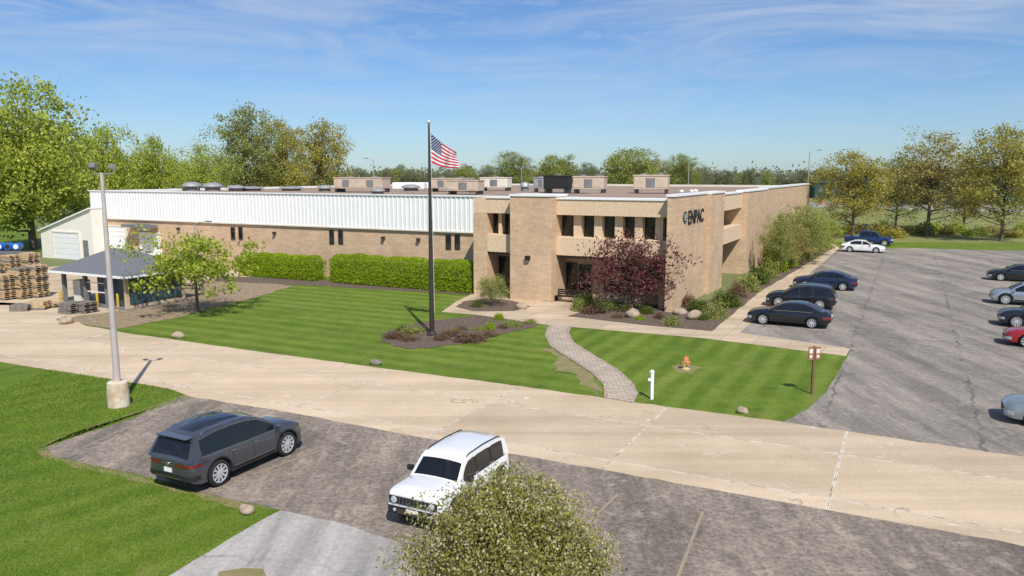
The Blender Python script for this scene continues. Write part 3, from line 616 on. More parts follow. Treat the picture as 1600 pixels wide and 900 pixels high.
def roofvent(px,D,wpx,top,label):
    R=wpx/2/F*D; h=Z_at(D,top)-roofz; r=thing('roof_vent',label,'vent',(X_at(px,D,8),D,roofz),0,vg)
    b=MB(); b.lathe([(R*.75,0),(R*.75,h*.45)],16); b.build('curb',mt['grey'],r)
    b=MB(); b.lathe([(R,h*.45),(R*1.02,h*.55),(R*.85,h*.8),(R*.45,h*.97),(.02,h)],18); b.build('hood',mt['steel'],r,smooth=40)
vw=['at the far left of the white wall','left one of the tall pair','right one of the tall pair','wide low one after the tall pair','flat one left of the bare roof stretch','above the first wall windows','just left of the wide beige unit','between flagpole and wide beige unit','in front of the office roof','left of the small steel unit','in front of the wide beige unit']
for i,(px,D,w,top) in enumerate([(272,98,22,294),(300,96,30,284),(332,96,30,285),(368,94,28,289),(392,96,40,291),(455,96,38,291),(507,92,24,289),(642,95,30,288),(742,86,22,291),(820,92,16,284),(590,80,24,294)]):
    roofvent(px,D,w,top,'round steel roof vent '+vw[i])
r=tag(MB().tube([(0,0,0),(0,0,1.15)],.05,8).build('vent_pipe',mt['grey']),'thin grey pipe on the roof left of the tall vents','pipe'); r.location=(X_at(285,80,8),84,roofz)
for k,px in enumerate((1065,1085,1096)):
    b=MB(); b.lathe([(.12,0),(.12,.5),(.2,.5),(.2,.62),(.02,.7)],12); o=tag(b.build('vent_pipe',mt['white']),'small white capped roof pipe near the sign corner, %s'%['left','middle','right'][k],'pipe'); o.location=(X_at(px,64,8),64+k,7.25)
for k,(px,D,w) in enumerate([(640,105,50),(690,108,46)]):
    b=MB(); b.box(-w/2/F*D,w/2/F*D,-1.5,1.5,0,.9); o=tag(b.build('skylight',mt['white'],bevel=.15),'white box skylight on the roof %s'%['left of the flagpole','behind the flagpole'][k],'skylight'); o.location=(X_at(px,D,8),D,roofz)
# ---------------------------------------------------------------- hut
hp=G(200,484)
Hh=thing('gatehouse','small open hut with grey hipped roof and dark panels beside the yard','hut',hp,-A)
hw,hd=7.0,4.9
def pt(n,bx,m,**k): return part(n,bx,m,parent=Hh,**k)
b=MB(); e=.55; z0=2.38
vs=[(-hw-e,-e,z0),(e,-e,z0),(e,hd+e,z0),(-hw-e,hd+e,z0),(-hw+2.4,hd/2,3.85),(-2.4,hd/2,3.85)]
b.add(vs,[(0,1,5,4),(1,2,5),(2,3,4,5),(3,0,4)]); b.build('roof',mt['shingle'],Hh)
pt('fascia',[(-hw-e-.03,e+.03,-e-.03,-e+.1,z0-.17,z0-.004),(-hw-e-.03,e+.03,hd+e-.1,hd+e+.03,z0-.17,z0-.004),(-hw-e-.03,-hw-e+.1,-e+.1,hd+e-.1,z0-.17,z0-.004),(e-.1,e+.03,-e+.1,hd+e-.1,z0-.17,z0-.004)],mt['white'])
pt('ceiling',[(-hw-e+.1,e-.1,-e+.1,hd+e-.1,z0-.12,z0-.06)],mt['darkframe'])
for x in (-hw,-hw*.66,-hw*.33,-.3):
    for y in (0,hd-.3): pt('post',[(x,x+.22,y,y+.25,0,z0-.18)],mt['brick'] if x>-1 else mt['grey'])
pt('side_panel',[(-.18,-.1,.27,hd*.5-.05,.25,z0-.25)],mt['teal']); pt('side_panel',[(-.18,-.1,hd*.5+.05,hd-.31,.25,z0-.25)],mt['teal'])
pt('kerb_wall',[(-.2,-.05,.26,hd-.31,0,.24)],mt['brick'])
pt('rear_wall',[(-hw+.31,-.31,hd-.25,hd-.1,0,z0-.2)],mt['fardark'])
pt('inner_wall',[(-hw*.33+.31,-.31,.5,.6,0,z0-.2)],mt['teal']); pt('inner_wall',[(-hw*.66+.3,-hw*.33-.02,.9,1.0,0,z0-.2)],mt['fardark'])
pt('rail',[(-hw*.66+.3,-hw*.33-.02,.1,.16,.95,1.02)],mt['white']); pt('rail',[(-hw*.66+.3,-hw*.33-.02,.1,.16,1.6,1.66)],mt['white'])
pt('cabinet',[(-hw+.5,-hw+1.3,.5,1.3,0,1.6)],mt['offwhite'])
pt('slab',[(-hw-.3,.3,-.3,hd+.3,.0,.05)],mt['grey'])
# ---------------------------------------------------------------- vehicles
def li(pts,x):
    if x<=pts[0][0]: return pts[0][1]
    for (a,va),(b_,vb) in zip(pts,pts[1:]):
        if x<=b_: return va+(vb-va)*(x-a)/(b_-a)
    return pts[-1][1]
SF=[(0,.93),(.12,.98),(.35,1.0),(.6,.995),(.82,.975),(1,.93)]
def side_y(w,z,zs): return w*li(SF,(z-.2)/(zs-.2))
SPEC={}
SPEC['suv']=dict(L=4.95,W=.99,r=.41,wf=1.50,wr=-1.42,sill=.30,tum=.26,
 belt=[(-2.47,1.00),(-2.3,1.08),(-1.9,1.12),(-1,1.10),(1.1,1.05),(1.5,1.03),(2.0,.99),(2.28,.92),(2.42,.84),(2.475,.76)],
 deck=[(-2.47,1.02),(1.0,1.08),(1.25,1.17),(1.8,1.12),(2.15,1.03),(2.35,.93),(2.475,.78)],
 w=[(-2.475,.74),(-2.43,.86),(-2.33,.93),(-2.1,.975),(-1.8,.99),(0,.985),(1.7,.985),(2.0,.965),(2.2,.92),(2.37,.82),(2.475,.62)],
 bot=[(-2.47,.48),(-2.35,.37),(-2.1,.30),(2.1,.30),(2.35,.28),(2.475,.36)],
 cab=[(1.28,1.09),(.92,1.34),(.60,1.54),(.30,1.67),(-.1,1.74),(-.6,1.77),(-1.3,1.755),(-1.85,1.70),(-2.10,1.63),(-2.24,1.44),(-2.43,1.05)],
 wins=[(.08,1.02),(-.84,.02),(-1.98,-.90)],rails=True,clad=True,spokes=10)
SPEC['boxy']=dict(L=4.16,W=.90,r=.375,wf=1.32,wr=-1.25,sill=.34,tum=.20,
 belt=[(-2.08,.98),(-1.9,1.06),(.8,1.06),(1.3,1.05),(1.85,1.03),(2.03,.99),(2.08,.93)],
 deck=[(-2.08,1.0),(.8,1.08),(1.0,1.15),(1.75,1.12),(2.0,1.06),(2.08,.96)],
 w=[(-2.08,.80),(-2.02,.86),(-1.85,.90),(0,.90),(1.75,.90),(1.93,.885),(2.03,.86),(2.08,.82)],
 bot=[(-2.08,.48),(-1.95,.38),(1.95,.38),(2.08,.44)],
 cab=[(.98,1.10),(.74,1.34),(.54,1.54),(.36,1.635),(0,1.67),(-.6,1.675),(-1.3,1.655),(-1.72,1.62),(-1.88,1.54),(-2.0,1.08)],
 wins=[(.02,.74),(-.82,-.05),(-1.66,-.96)],rails=True,clad=True,spokes=5)
SPEC['sedan']=dict(L=4.85,W=.92,r=.335,wf=1.45,wr=-1.38,sill=.24,tum=.30,
 belt=[(-2.42,.82),(-2.2,.93),(-1.4,.96),(.9,.92),(1.5,.86),(2.2,.74),(2.42,.62)],
 deck=[(-2.42,.86),(-2.2,1.02),(-1.5,1.04),(.9,.96),(1.2,.98),(1.9,.88),(2.3,.76),(2.42,.64)],
 w=[(-2.42,.72),(-2.3,.84),(-1.9,.90),(0,.92),(1.8,.90),(2.15,.84),(2.35,.72),(2.42,.60)],
 bot=[(-2.42,.42),(-2.2,.28),(2.1,.24),(2.42,.30)],
 cab=[(1.15,.94),(.75,1.16),(.35,1.36),(.05,1.42),(-.5,1.45),(-.95,1.41),(-1.35,1.28),(-1.95,1.0)],
 wins=[(-.05,.85),(-1.35,-.13)],rails=False,clad=False,spokes=8)
SPEC['pickup']=dict(L=5.8,W=.99,r=.40,wf=1.9,wr=-1.75,sill=.36,tum=.25,
 belt=[(-2.9,1.12),(-.9,1.14),(1.3,1.12),(2.6,1.08),(2.9,.98)],
 deck=[(-2.9,1.13),(-.9,1.15),(1.3,1.18),(2.5,1.14),(2.9,1.02)],
 w=[(-2.9,.93),(-2.7,.98),(0,.99),(2.3,.98),(2.7,.92),(2.9,.80)],
 bot=[(-2.9,.5),(-2.6,.4),(2.6,.38),(2.9,.45)],
 cab=[(1.45,1.14),(1.1,1.42),(.75,1.75),(.4,1.86),(-.5,1.88),(-1.0,1.84),(-1.1,1.7),(-1.2,1.14)],
 wins=[(.22,1.15),(-.95,.14)],rails=False,clad=False,spokes=6)
WH={}
def wheel_meshes(r,spokes,dark):
    k=(r,spokes,dark)
    if k in WH: return WH[k]
    RX=Matrix.Rotation(-PI/2,4,'X'); rr=r*.72; w=.115
    b=MB(); b.lathe([(rr,-w),(r-.03,-w),(r,-w+.035),(r,w-.035),(r-.03,w),(rr,w),(rr*.98,w-.05)],28,RX)
    ty=b.mesh('wheel',mt['tyre'],40)
    b=MB(); b.lathe([(.01,.02),(rr*.90,.02),(rr*.91,w-.02)],28,RX,0); b.lathe([(rr*.91,w-.04),(rr*.90,w),(rr*.995,w+.003),(rr*.998,w-.04)],28,RX,1)
    for i in range(spokes):
        a=2*PI*i/spokes; Mr=Matrix.Rotation(a,4,'Y')
        b.box(.04,rr*.93,w-.05,w-.006,-.030-.022*(spokes<8),.030+.022*(spokes<8),1,Mr)
    b.lathe([(.075,w-.06),(.075,w+.001),(.03,w+.004)],12,RX,1)
    ri=b.mesh('rim',[mt['black'],mt['darkalloy'] if dark else mt['alloy']],40)
    WH[k]=(ty,ri); return WH[k]
def car(spec,label,cat,px=None,py=None,loc=None,head=0,col=(.5,.5,.5),group=None,name='parked_car',detail=True,dark=False,metal=.3,roofc=None,rear_plate=True,scale=1):
    sp=SPEC[spec]; L2=sp['L']/2; p=loc or G(px,py); r=thing(name,label,cat,(p[0],p[1],.02),head,group); r.scale=(scale,)*3
    pm=paint(name+'_paint',col,metal)
    wl=lambda x: li(sp['w'],x); zb_=lambda x: li(sp['belt'],x); zd=lambda x: li(sp['deck'],x)
    def bot(x):
        z=li(sp['bot'],x); ra=sp['r']+.065
        for xw in (sp['wf'],sp['wr']):
            if abs(x-xw)<ra: z=max(z,sp['r']+math.sqrt(ra*ra-(x-xw)**2))
        return z
    ra=sp['r']+.065
    xs=sorted(set([round(-L2+i*.06,3) for i in range(int(sp['L']/.06)+1)]+[L2,L2-.02,-L2+.02]+[xw+s*ra*math.cos(t) for xw in (sp['wf'],sp['wr']) for s in (1,-1) for t in (0.001,.12,.25,.4,.6,.9)]+[xw+s*(ra+.004) for xw in (sp['wf'],sp['wr']) for s in (1,-1)]))
    b=MB(); N=0
    for x in xs:
        w,zs,d,z0=wl(x),zb_(x),max(zd(x),zb_(x)+.01),bot(x)
        half=[(0,z0)]+[(side_y(w,z0+(zs-z0)*f,zs),z0+(zs-z0)*f) for f in (0,.2,.45,.7,.88,1)]+[(w*.84,zs+.6*(d-zs)),(w*.5,d),(0,d+.012)]
        ring=half+[(-y,z) for y,z in half[-2:0:-1]]; N=len(ring)
        b.v+=[(x,y,z) for y,z in ring]
    for i in range(len(xs)-1):
        for k in range(N): b.f.append((i*N+k,i*N+(k+1)%N,(i+1)*N+(k+1)%N,(i+1)*N+k))
    b.f+=[tuple(range(N))[::-1],tuple((len(xs)-1)*N+k for k in range(N))]; b.m=[0]*len(b.f)
    b.build('body',pm,r,smooth=32)
    b=MB(); b.box(-L2+.35,L2-.35,-.62,.62,.2,.8); b.build('underbody',mt['black'],r)
    cab=sp['cab']; cz=[z for x,z in cab]; zbelt=min(cab[0][1],cab[-1][1])-.03; wc=wl(0)*.925; tum=sp['tum']
    wy=lambda z: wc-tum*max(0,z-zbelt)
    def cr(x,z,ys=1,off=0): 
        w=wy(z)*ys; return [(x,y,z+dz+off) for y,dz in ((-w,0),(-w*.8,.022),(-w*.4,.04),(0,.046),(w*.4,.04),(w*.8,.022),(w,0))]
    pts=[(cab[0][0]+.02,zbelt)]+list(cab)+[(cab[-1][0]-.02,zbelt)]
    b=MB(); 
    rows=[cr(x,z) if 0<i<len(pts)-1 else [(x,y,z) for _,y,_2 in cr(x,z)] for i,(x,z) in enumerate(pts)]
    for rw in rows: b.v+=rw
    for i in range(len(rows)-1):
        for k in range(6): b.f.append((i*7+k,i*7+k+1,(i+1)*7+k+1,(i+1)*7+k))
    b.f+=[tuple(i*7 for i in range(len(rows))),tuple(i*7+6 for i in range(len(rows)))[::-1]]; b.m=[0]*len(b.f)
    b.build('cabin',pm,r,smooth=30)
    rz_=lambda x: li([(q[0],q[1]) for q in cab[::-1]],x)
    zmax_=max(cz)
    for s in (1,-1):
        for x0,x1 in sp['wins']:
            b=MB(); n=12; a=[];c_=[]
            for i in range(n+1):
                x=x0+(x1-x0)*i/n; z0=zbelt+.065; z1=rz_(x)-.078
                z1=min(z1,zmax_-.085); z1=max(z1,z0+.005)
                if i in (0,n): z0+=.02; z1-=.02
                if z1<z0: z1=z0+.003
                a.append((x,s*(wy(z0)+.008),z0)); c_.append((x,s*(wy(z1)+.008),z1))
            b.strip(a,c_); b.build('side_window',mt['autoglass'],r)
        b=MB(); xa=sp['wins'][-1][0]-.04; xb=sp['wins'][0][1]+.02
        b.box(xa,xb,s*(wy(zbelt)+.001),s*(wy(zbelt)+.02),zbelt+.045,zbelt+.064); b.build('window_trim',mt['chrome'] if spec in('suv','sedan') else mt['black'],r)
        if spec in('suv','boxy'):
            for k in range(len(sp['wins'])-1):
                xa,xb=sp['wins'][k+1][1],sp['wins'][k][0]; za=zbelt+.07; z1=min(rz_(xa),rz_(xb),zmax_)-.095
                b=MB(); b.add([(xa,s*(wy(za)+.006),za),(xb,s*(wy(za)+.006),za),(xb,s*(wy(z1)+.006),z1),(xa,s*(wy(z1)+.006),z1)],[(0,1,2,3)]); b.build('door_pillar',mt['black'],r)
        if spec=='suv':   # chrome line over the glass and along the sill
            b=MB(); pth=[(x,s*(wy(min(rz_(x)-.068,zmax_-.075))+.012),min(rz_(x)-.068,zmax_-.075)) for x in [1.0,.7,.4,.1,-.3,-.7,-1.1,-1.5,-1.96]]; b.tube(pth,.009,4); b.build('chrome_line',mt['chrome'],r)
            b=MB(); pth=[(x,s*(side_y(wl(x),.46,zb_(x))+.014),.46) for x in (sp['wr']+ra+.1,-.3,.3,sp['wf']-ra-.1)]; b.tube(pth,.011,4); b.build('chrome_line',mt['chrome'],r)
    def glassband(i0,i1,nm_,ys=.88,e0=.12,e1=.1):
        seg=[Vector((x,0,z)) for x,z in cab[i0:i1+1]]
        seg[0]=seg[0].lerp(seg[1],e0); seg[-1]=seg[-1].lerp(seg[-2],e1)
        b=MB(); rows=[]
        d=(seg[-1]-seg[0]).normalized(); nrm=Vector((-d.z,0,d.x)); 
        if nrm.z<0: nrm=-nrm
        for q in seg: rows.append([(x+nrm.x*.012,y,z+nrm.z*.012) for x,y,z in cr(q.x,q.z,ys)])
        for rw in rows: b.v+=rw
        for i in range(len(rows)-1):
            for k in range(6): b.f.append((i*7+k,i*7+k+1,(i+1)*7+k+1,(i+1)*7+k))
        b.m=[0]*len(b.f); b.build(nm_,mt['autoglass'],r,smooth=40)
    glassband(0,3 if spec=='suv' else 2,'windshield',.88,.12,.45 if spec=='suv' else .1)
    nb=len(cab)
    if spec=='sedan': glassband(nb-3,nb-1,'rear_window',.84,.25,.15)
    elif spec=='suv': glassband(nb-3,nb-1,'rear_window',.88,.35,.14)
    else: glassband(nb-2,nb-1,'rear_window',.86,.12,.12)
    if roofc:
        b=MB(); idx=[i for i,(x,z) in enumerate(cab) if z>max(cz)-.08]; rows=[[(x,y,z+.009) for x,y,z in cr(cab[i][0]*.98,cab[i][1],.80)] for i in idx]
        for rw in rows: b.v+=rw
        for i in range(len(rows)-1):
            for k in range(6): b.f.append((i*7+k,i*7+k+1,(i+1)*7+k+1,(i+1)*7+k))
        b.m=[0]*len(b.f); b.build('sunroof',mt['autoglass'],r,smooth=40)
        b=MB(); b.box(-2.33,-2.02,-.64,.64,1.655,1.69); b.build('rear_spoiler',pm,r,bevel=.015)
    ty,ri=wheel_meshes(sp['r'],sp['spokes'],dark)
    for xw in (sp['wf'],sp['wr']):
        for s in (1,-1):
            wo=place('wheel',ty,r); wo.location=(xw,s*(wl(xw)-.12),sp['r']); wo.rotation_euler.z=0 if s>0 else PI
            place('rim',ri,wo)
            if sp['clad']:
                b=MB(); a=[];c_=[]; tw=.07 if spec=='boxy' else .045
                for i in range(19):
                    t=PI*i/18*1.06-.03*PI; 
                    for lst,R_ in ((a,ra-.005),(c_,ra+tw)):
                        x=xw+R_*math.cos(t); z=sp['r']+R_*math.sin(t); lst.append((x,s*(side_y(wl(x),z,zb_(x))+.012),max(z,.3)))
                b.strip(a,c_); b.build('arch_trim',mt['black'],r)
    def wrap(z0,z1,yin,xback,sides,end,mat,nm_,off=.012,nz=3):
        for s in sides:
            x_e=end*L2; plan=[(x_e+end*off,yin*wl(x_e),True),(x_e+end*off,wl(x_e)*.98,True)]
            m=max(2,int(xback/.05)); plan+=[(x_e-end*xback*i/m,None,False) for i in range(1,m+1)]
            rows=[]
            for j in range(nz+1):
                z=z0+(z1-z0)*j/nz; row=[]
                for x,y,cap in plan:
                    if cap: row.append((x,s*y,z))
                    else: row.append((x+end*off*.5,s*(side_y(wl(x),z,zb_(x))+off),z))
                rows.append(row)
            b=MB(); n=len(rows[0])
            for rw in rows: b.v+=rw
            for j in range(nz):
                for k in range(n-1): b.f.append((j*n+k,j*n+k+1,(j+1)*n+k+1,(j+1)*n+k))
            b.m=[0]*len(b.f); b.build(nm_,mat,r)
    zf=zb_(L2); zr=zb_(-L2)
    if spec=='boxy':
        b=MB(); b.box(L2+.0,L2+.03,-.78,.78,.70,.92); b.build('grille',mt['black'],r,bevel=.02)
        b=MB()
        for k in range(8): b.box(L2+.031,L2+.05,-.42+.12*k-.014,-.42+.12*k+.014,.72,.90)
        b.build('grille_bars',mt['darkalloy'],r)
        for s in (1,-1):
            b=MB(); Mx=Matrix.Translation((L2+.01,s*.61,.81))@Matrix.Rotation(PI/2,4,'Y')
            b.lathe([(.10,.02),(.085,.045),(.03,.055)],18,Mx,0)
            b.build('headlight',mt['lamp'],r,smooth=40)
            b=MB(); Mx=Matrix.Translation((L2+.015,s*.60,.52))@Matrix.Rotation(PI/2,4,'Y'); b.lathe([(.05,0),(.05,.02),(.02,.03)],14,Mx); b.build('fog_lamp',mt['lamp'],r)
        wrap(.40,.63,0.0,.26,(1,-1),1,mt['black'],'bumper')
        b=MB(); b.box(L2+.02,L2+.05,-.5,.5,.44,.57); b.build('lower_grille',mt['darkframe'],r)
        b=MB(); b.box(L2+.051,L2+.06,-.2,.2,.52,.62); b.build('licence_plate',mt['offwhite'],r)
        wrap(.66,.93,.72,.12,(1,-1),-1,mt['red'],'taillight'); wrap(.40,.60,0.0,.26,(1,-1),-1,mt['black'],'bumper')
    else:
        wrap(zf-.26 if spec!='pickup' else .72,zf-.10 if spec!='pickup' else .9,.55,.30,(1,-1),1,mt['lamp'],'headlight')
        b=MB(); b.box(L2,L2+.02,-wl(L2)*.53,wl(L2)*.53,zf-.30,zf-.08); b.build('grille',mt['black'],r)
        wrap(zr-(.14 if spec=='suv' else .24),zr-(.06 if spec=='suv' else .08),.38 if spec!='pickup' else .86,.44 if spec!='pickup' else .05,(1,-1),-1,mt['red'],'taillight')
        wrap(.46,.60 if spec=='suv' else .5,0.0,.35,(1,-1),-1,mt['black'],'bumper')
        if spec=='suv':
            b=MB(); b.box(-L2-.03,-L2-.012,-.30,.30,zr-.112,zr-.09); b.build('light_bar',mt['chrome'],r)
            b=MB(); Mx=Matrix.Translation((-L2-.015,0,zr-.10))@Matrix.Rotation(-PI/2,4,'Y'); b.lathe([(.07,0),(.07,.02),(.06,.025)],18,Mx); b.build('emblem',mt['chrome'],r)
            b=MB(); b.box(-L2-.03,-L2-.014,-.55,.55,.485,.505); b.build('bumper_strip',mt['chrome'],r)
            b=MB(); b.box(-L2-.022,-L2-.008,-.5,.5,.60,.612); b.build('tailgate_seam',mt['black'],r)
    if rear_plate:
        b=MB(); b.box(-L2-.028,-L2-.008,-.16,.16,.66,.79); b.build('licence_plate',mt['white'],r)
    for s in (1,-1):
        b=MB(); xm=cab[0][0]-.28; b.box(xm-.07,xm+.07,s*(wl(0)+.02),s*(wl(0)+.20),zbelt+.06,zbelt+.21); b.box(xm-.03,xm+.03,s*(wl(0)-.1),s*(wl(0)+.03),zbelt+.05,zbelt+.09)
        b.build('mirror',pm if spec!='boxy' else mt['black'],r,bevel=.03)
        if detail:
            for xd in ([-.02,-.95] if spec!='sedan' else [-.05,-1.0]):
                b=MB(); z=zb_(xd)-.14; yy=side_y(wl(xd),z,zb_(xd)); b.box(xd,xd+.2,s*(yy+.004),s*(yy+.035),z,z+.035); b.build('door_handle',mt['chrome'] if spec=='suv' else pm,r,bevel=.008)
            for xd in [sp['wins'][0][1]-.02,sp['wins'][0][0]-.06,sp['wins'][1][0]-.02]:
                pa=[];pb=[]
                for j in range(9):
                    z=.42+(zb_(xd)-.44)*j/8; y=side_y(wl(xd),z,zb_(xd))+.003
                    if z<bot(xd)+.02: continue
                    pa.append((xd-.008,s*y,z)); pb.append((xd+.008,s*y,z))
                if len(pa)>1: b=MB(); b.strip(pa,pb); b.build('door_seam',mt['black'],r)
            if sp['clad']:
                b=MB(); pa=[];pb=[]; zt_=.42 if spec=='suv' else .53
                for j in range(20):
                    x=sp['wr']+ra+.07+(sp['wf']-sp['wr']-2*ra-.14)*j/19
                    pa.append((x,s*(side_y(wl(x),.33,zb_(x))+.016),.33)); pb.append((x,s*(side_y(wl(x),zt_,zb_(x))+.016),zt_))
                b.strip(pa,pb); b.build('sill_trim',mt['black'],r)
        if sp['rails']:
            zt=max(cz); xr=[x for x,z in cab if z>zt-.11]; b=MB(); y=wy(zt)*.93*s
            b.tube([(max(xr),y,rz_(max(xr))-.02),(max(xr)-.14,y,rz_(max(xr)-.14)+.05),((max(xr)+min(xr))/2,y,zt+.055),(min(xr)+.14,y,rz_(min(xr)+.14)+.05),(min(xr),y,rz_(min(xr))-.02)],.018,6); b.build('roof_rail',mt['black'] if spec=='boxy' else mt['chrome'],r)
    if detail:
        b=MB(); x,z=cab[0]; b.box(x-.05,x+.05,-.65,.65,z-.015,z+.02); b.build('cowl',mt['black'],r)
    return r
HE=math.radians(63)
car('suv','dark grey three row SUV parked alone at the left of the front parking','car',loc=(-8.88,23.8),head=HE,col=(.085,.088,.105),metal=.5,roofc=True,scale=.97)
pj=G(708,787)
car('boxy','white boxy SUV with black cladding parked behind the blossom tree','car',loc=(pj.x,pj.y),head=HE+PI,col=(.82,.82,.82),metal=0,dark=True,scale=.95)
NL=math.radians(153); NR=math.radians(-27)
car('sedan','glossy black sedan nearest the office, lowest of the kerb row','car',1233,507,head=NL,col=(.012,.012,.014))
car('suv','black SUV between the black and the dark blue sedan by the kerb','car',1251,480,head=NL,col=(.012,.012,.014),scale=.92)
car('sedan','dark blue sedan farthest of the three cars by the side walk','car',1289,451,head=NL,col=(.012,.02,.055))
car('sedan','white sedan in front of the blue pickup at the far end of the lot','car',1348,394,head=NR,col=(.8,.8,.8),metal=0)
car('pickup','dark blue pickup truck at the far end of the lot','pickup truck',1357,383,head=NR,col=(.015,.035,.11),name='pickup_truck')
car('sedan','black sedan at the right edge, farthest of that row','car',1592,439,head=NL,col=(.015,.015,.016))
car('suv','silver SUV at the right edge of the lot','car',1604,476,head=NL,col=(.42,.45,.48),metal=.6,scale=.92)
car('suv','black SUV at the right edge between the silver and red cars','car',1627,512,head=NL,col=(.012,.014,.02),scale=.92)
car('sedan','red car at the right edge of the lot','car',1650,543,head=NL,col=(.42,.015,.02))
car('sedan','silver sedan nose showing at the right edge, nearest of the lot','car',1686,668,head=NL,col=(.40,.43,.42),metal=.6)
# ---------------------------------------------------------------- flagpole and flag
fp=G(675,524); zt=Z_at(fp.y,194)
r=thing('flagpole','tall dark bronze flagpole on the mulch island with a silver ball','flagpole',fp)
b=MB(); b.tube([(0,0,0),(0,0,zt*.4),(0,0,zt)],[.15,.12,.05],14); b.build('pole',mt['pole'],r,smooth=40)
b=MB(); b.lathe([(.3,0),(.3,.1),(.18,.22),(.16,.3)],16); b.build('collar',mt['pole'],r)
b=MB(); b.lathe([(.01,0),(.09,.04),(.125,.12),(.09,.2),(.01,.24)],14,Matrix.Translation((0,0,zt))); b.build('finial',mt['alloy'],r,smooth=60)
b=MB(); b.tube([(.17,-.05,1.3),(.10,-.04,zt-.15)],.012,4); b.build('halyard',mt['offwhite'],r)
zft=Z_at(fp.y,208); hoist=1.6; NX,NZ=40,13
def fpt(u,v):
    x=.08+u*1.5; z=zft-v*hoist*(1-.45*u)-u*1.05-.12*math.sin(u*PI)
    y=.18*math.sin(u*13+v*2.2)*u**.6+.12*math.sin(u*5+1)
    x+=.07*math.sin(v*5+u*4)*u
    return (x,y,z)
b=MB(); 
for j in range(NZ+1):
    for i in range(NX+1): b.v.append(fpt(i/NX,j/NZ))
for j in range(NZ):
    for i in range(NX):
        b.f.append((j*(NX+1)+i,j*(NX+1)+i+1,(j+1)*(NX+1)+i+1,(j+1)*(NX+1)+i)); b.m.append(2 if (i<NX*.4 and j<7) else (0 if j%2==0 else 1))
fl=thing('flag','stars and stripes flag hanging from the flagpole','flag',fp); cl=b.build('cloth',[mt['flagred'],mt['flagwhite'],mt['flagblue']],fl,smooth=60)
b=MB()
for rr_ in range(9):
    for cc_ in range(6 if rr_%2==0 else 5):
        u=.4*(cc_*2+1+(rr_%2))/12; v=(7/13)*(rr_+1)/10; x,y,z=fpt(u,v)
        for sd in (-1,1):
            vs=[(x,y+sd*.015,z)]+[(x+math.sin(k*PI/5)*(.036 if k%2==0 else .015),y+sd*.015,z+math.cos(k*PI/5)*(.036 if k%2==0 else .015)) for k in range(10)]
            b.add(vs,[(0,k+1,(k+1)%10+1) for k in range(10)])
b.build('stars',mt['flagwhite'],cl)
# ---------------------------------------------------------------- lamp posts
p=G(186,634); zt=Z_at(p.y,270)
r=thing('lamp_post','tall pale lamp post on a painted concrete base by the road','lamp post',p,.2)
b=MB(); b.lathe([(.42,0),(.41,.6),(.38,.98),(.33,1.02)],20); b.build('base',M('chipped_base',(.74,.69,.58),(.45,.27,.14),2.2,.9),r,smooth=40)
b=MB(); b.tube([(0,0,1.0),(0,0,zt*.5),(0,0,zt)],[.14,.11,.07],12); b.build('pole',mt['lightpole'],r,smooth=40)
b=MB(); b.tube([(-.28,0,zt-.05),(.36,0,zt-.05)],.03,8); b.tube([(-.28,0,zt-.05),(-.28,0,zt+.12)],.025,6); b.tube([(.36,0,zt-.05),(.36,0,zt+.12)],.025,6); b.build('crossarm',mt['grey'],r)
for x_,rt,zo in ((-.29,1.2,.24),(.38,.5,.22)):
    Mx=Matrix.Translation((x_,0,zt+zo))@Matrix.Rotation(rt,4,'Z')@Matrix.Rotation(.5,4,'Y')
    b=MB(); b.box(-.10,.10,-.12,.12,-.10,.12,0,Mx); f_=b.build('floodlight',mt['grey'],r,bevel=.02)
    b=MB(); b.box(.102,.11,-.1,.1,-.08,.10,0,Mx); b.build('lens',mt['lamp'],f_)
p=G(310,452); zt=Z_at(p.y,350)
r=thing('lamp_post','slim grey lamp post behind the young tree by the hut','lamp post',p)
MB().tube([(0,0,0),(0,0,zt)],[.08,.05],8).build('pole',mt['steel'],r); MB().tube([(0,0,zt-.02),(.4,0,zt+.15),(.95,0,zt+.2)],.03,6).build('arm',mt['steel'],r)
b=MB(); b.box(.9,1.35,-.1,.1,zt+.14,zt+.26); b.build('lamp_head',mt['grey'],r,bevel=.03)
def streetlamp(px,D,top,label,arm):
    zt=Z_at(D,top); r=thing('street_lamp',label,'street lamp',(X_at(px,D),D,0))
    MB().tube([(0,0,0),(0,0,zt)],[.16,.09],8).build('pole',mt['steel'],r)
    MB().tube([(0,0,zt-.1),(arm*.5,0,zt+.3),(arm,0,zt+.5)],.06,6).build('arm',mt['steel'],r)
    b=MB(); b.box(arm-.1,arm+.9,-.2,.2,zt+.42,zt+.6); b.build('lamp_head',mt['grey'],r,bevel=.05)
streetlamp(1260,180,238,'grey street lamp beyond the right rear corner of the factory',1.8)
streetlamp(1074,200,256,'thin grey lamp above the roof right of the rooftop units',-.8)
streetlamp(585,210,250,'far curved arm street lamp left of the flagpole',-2.4)
streetlamp(815,230,262,'small far lamp above the office roof',.8)
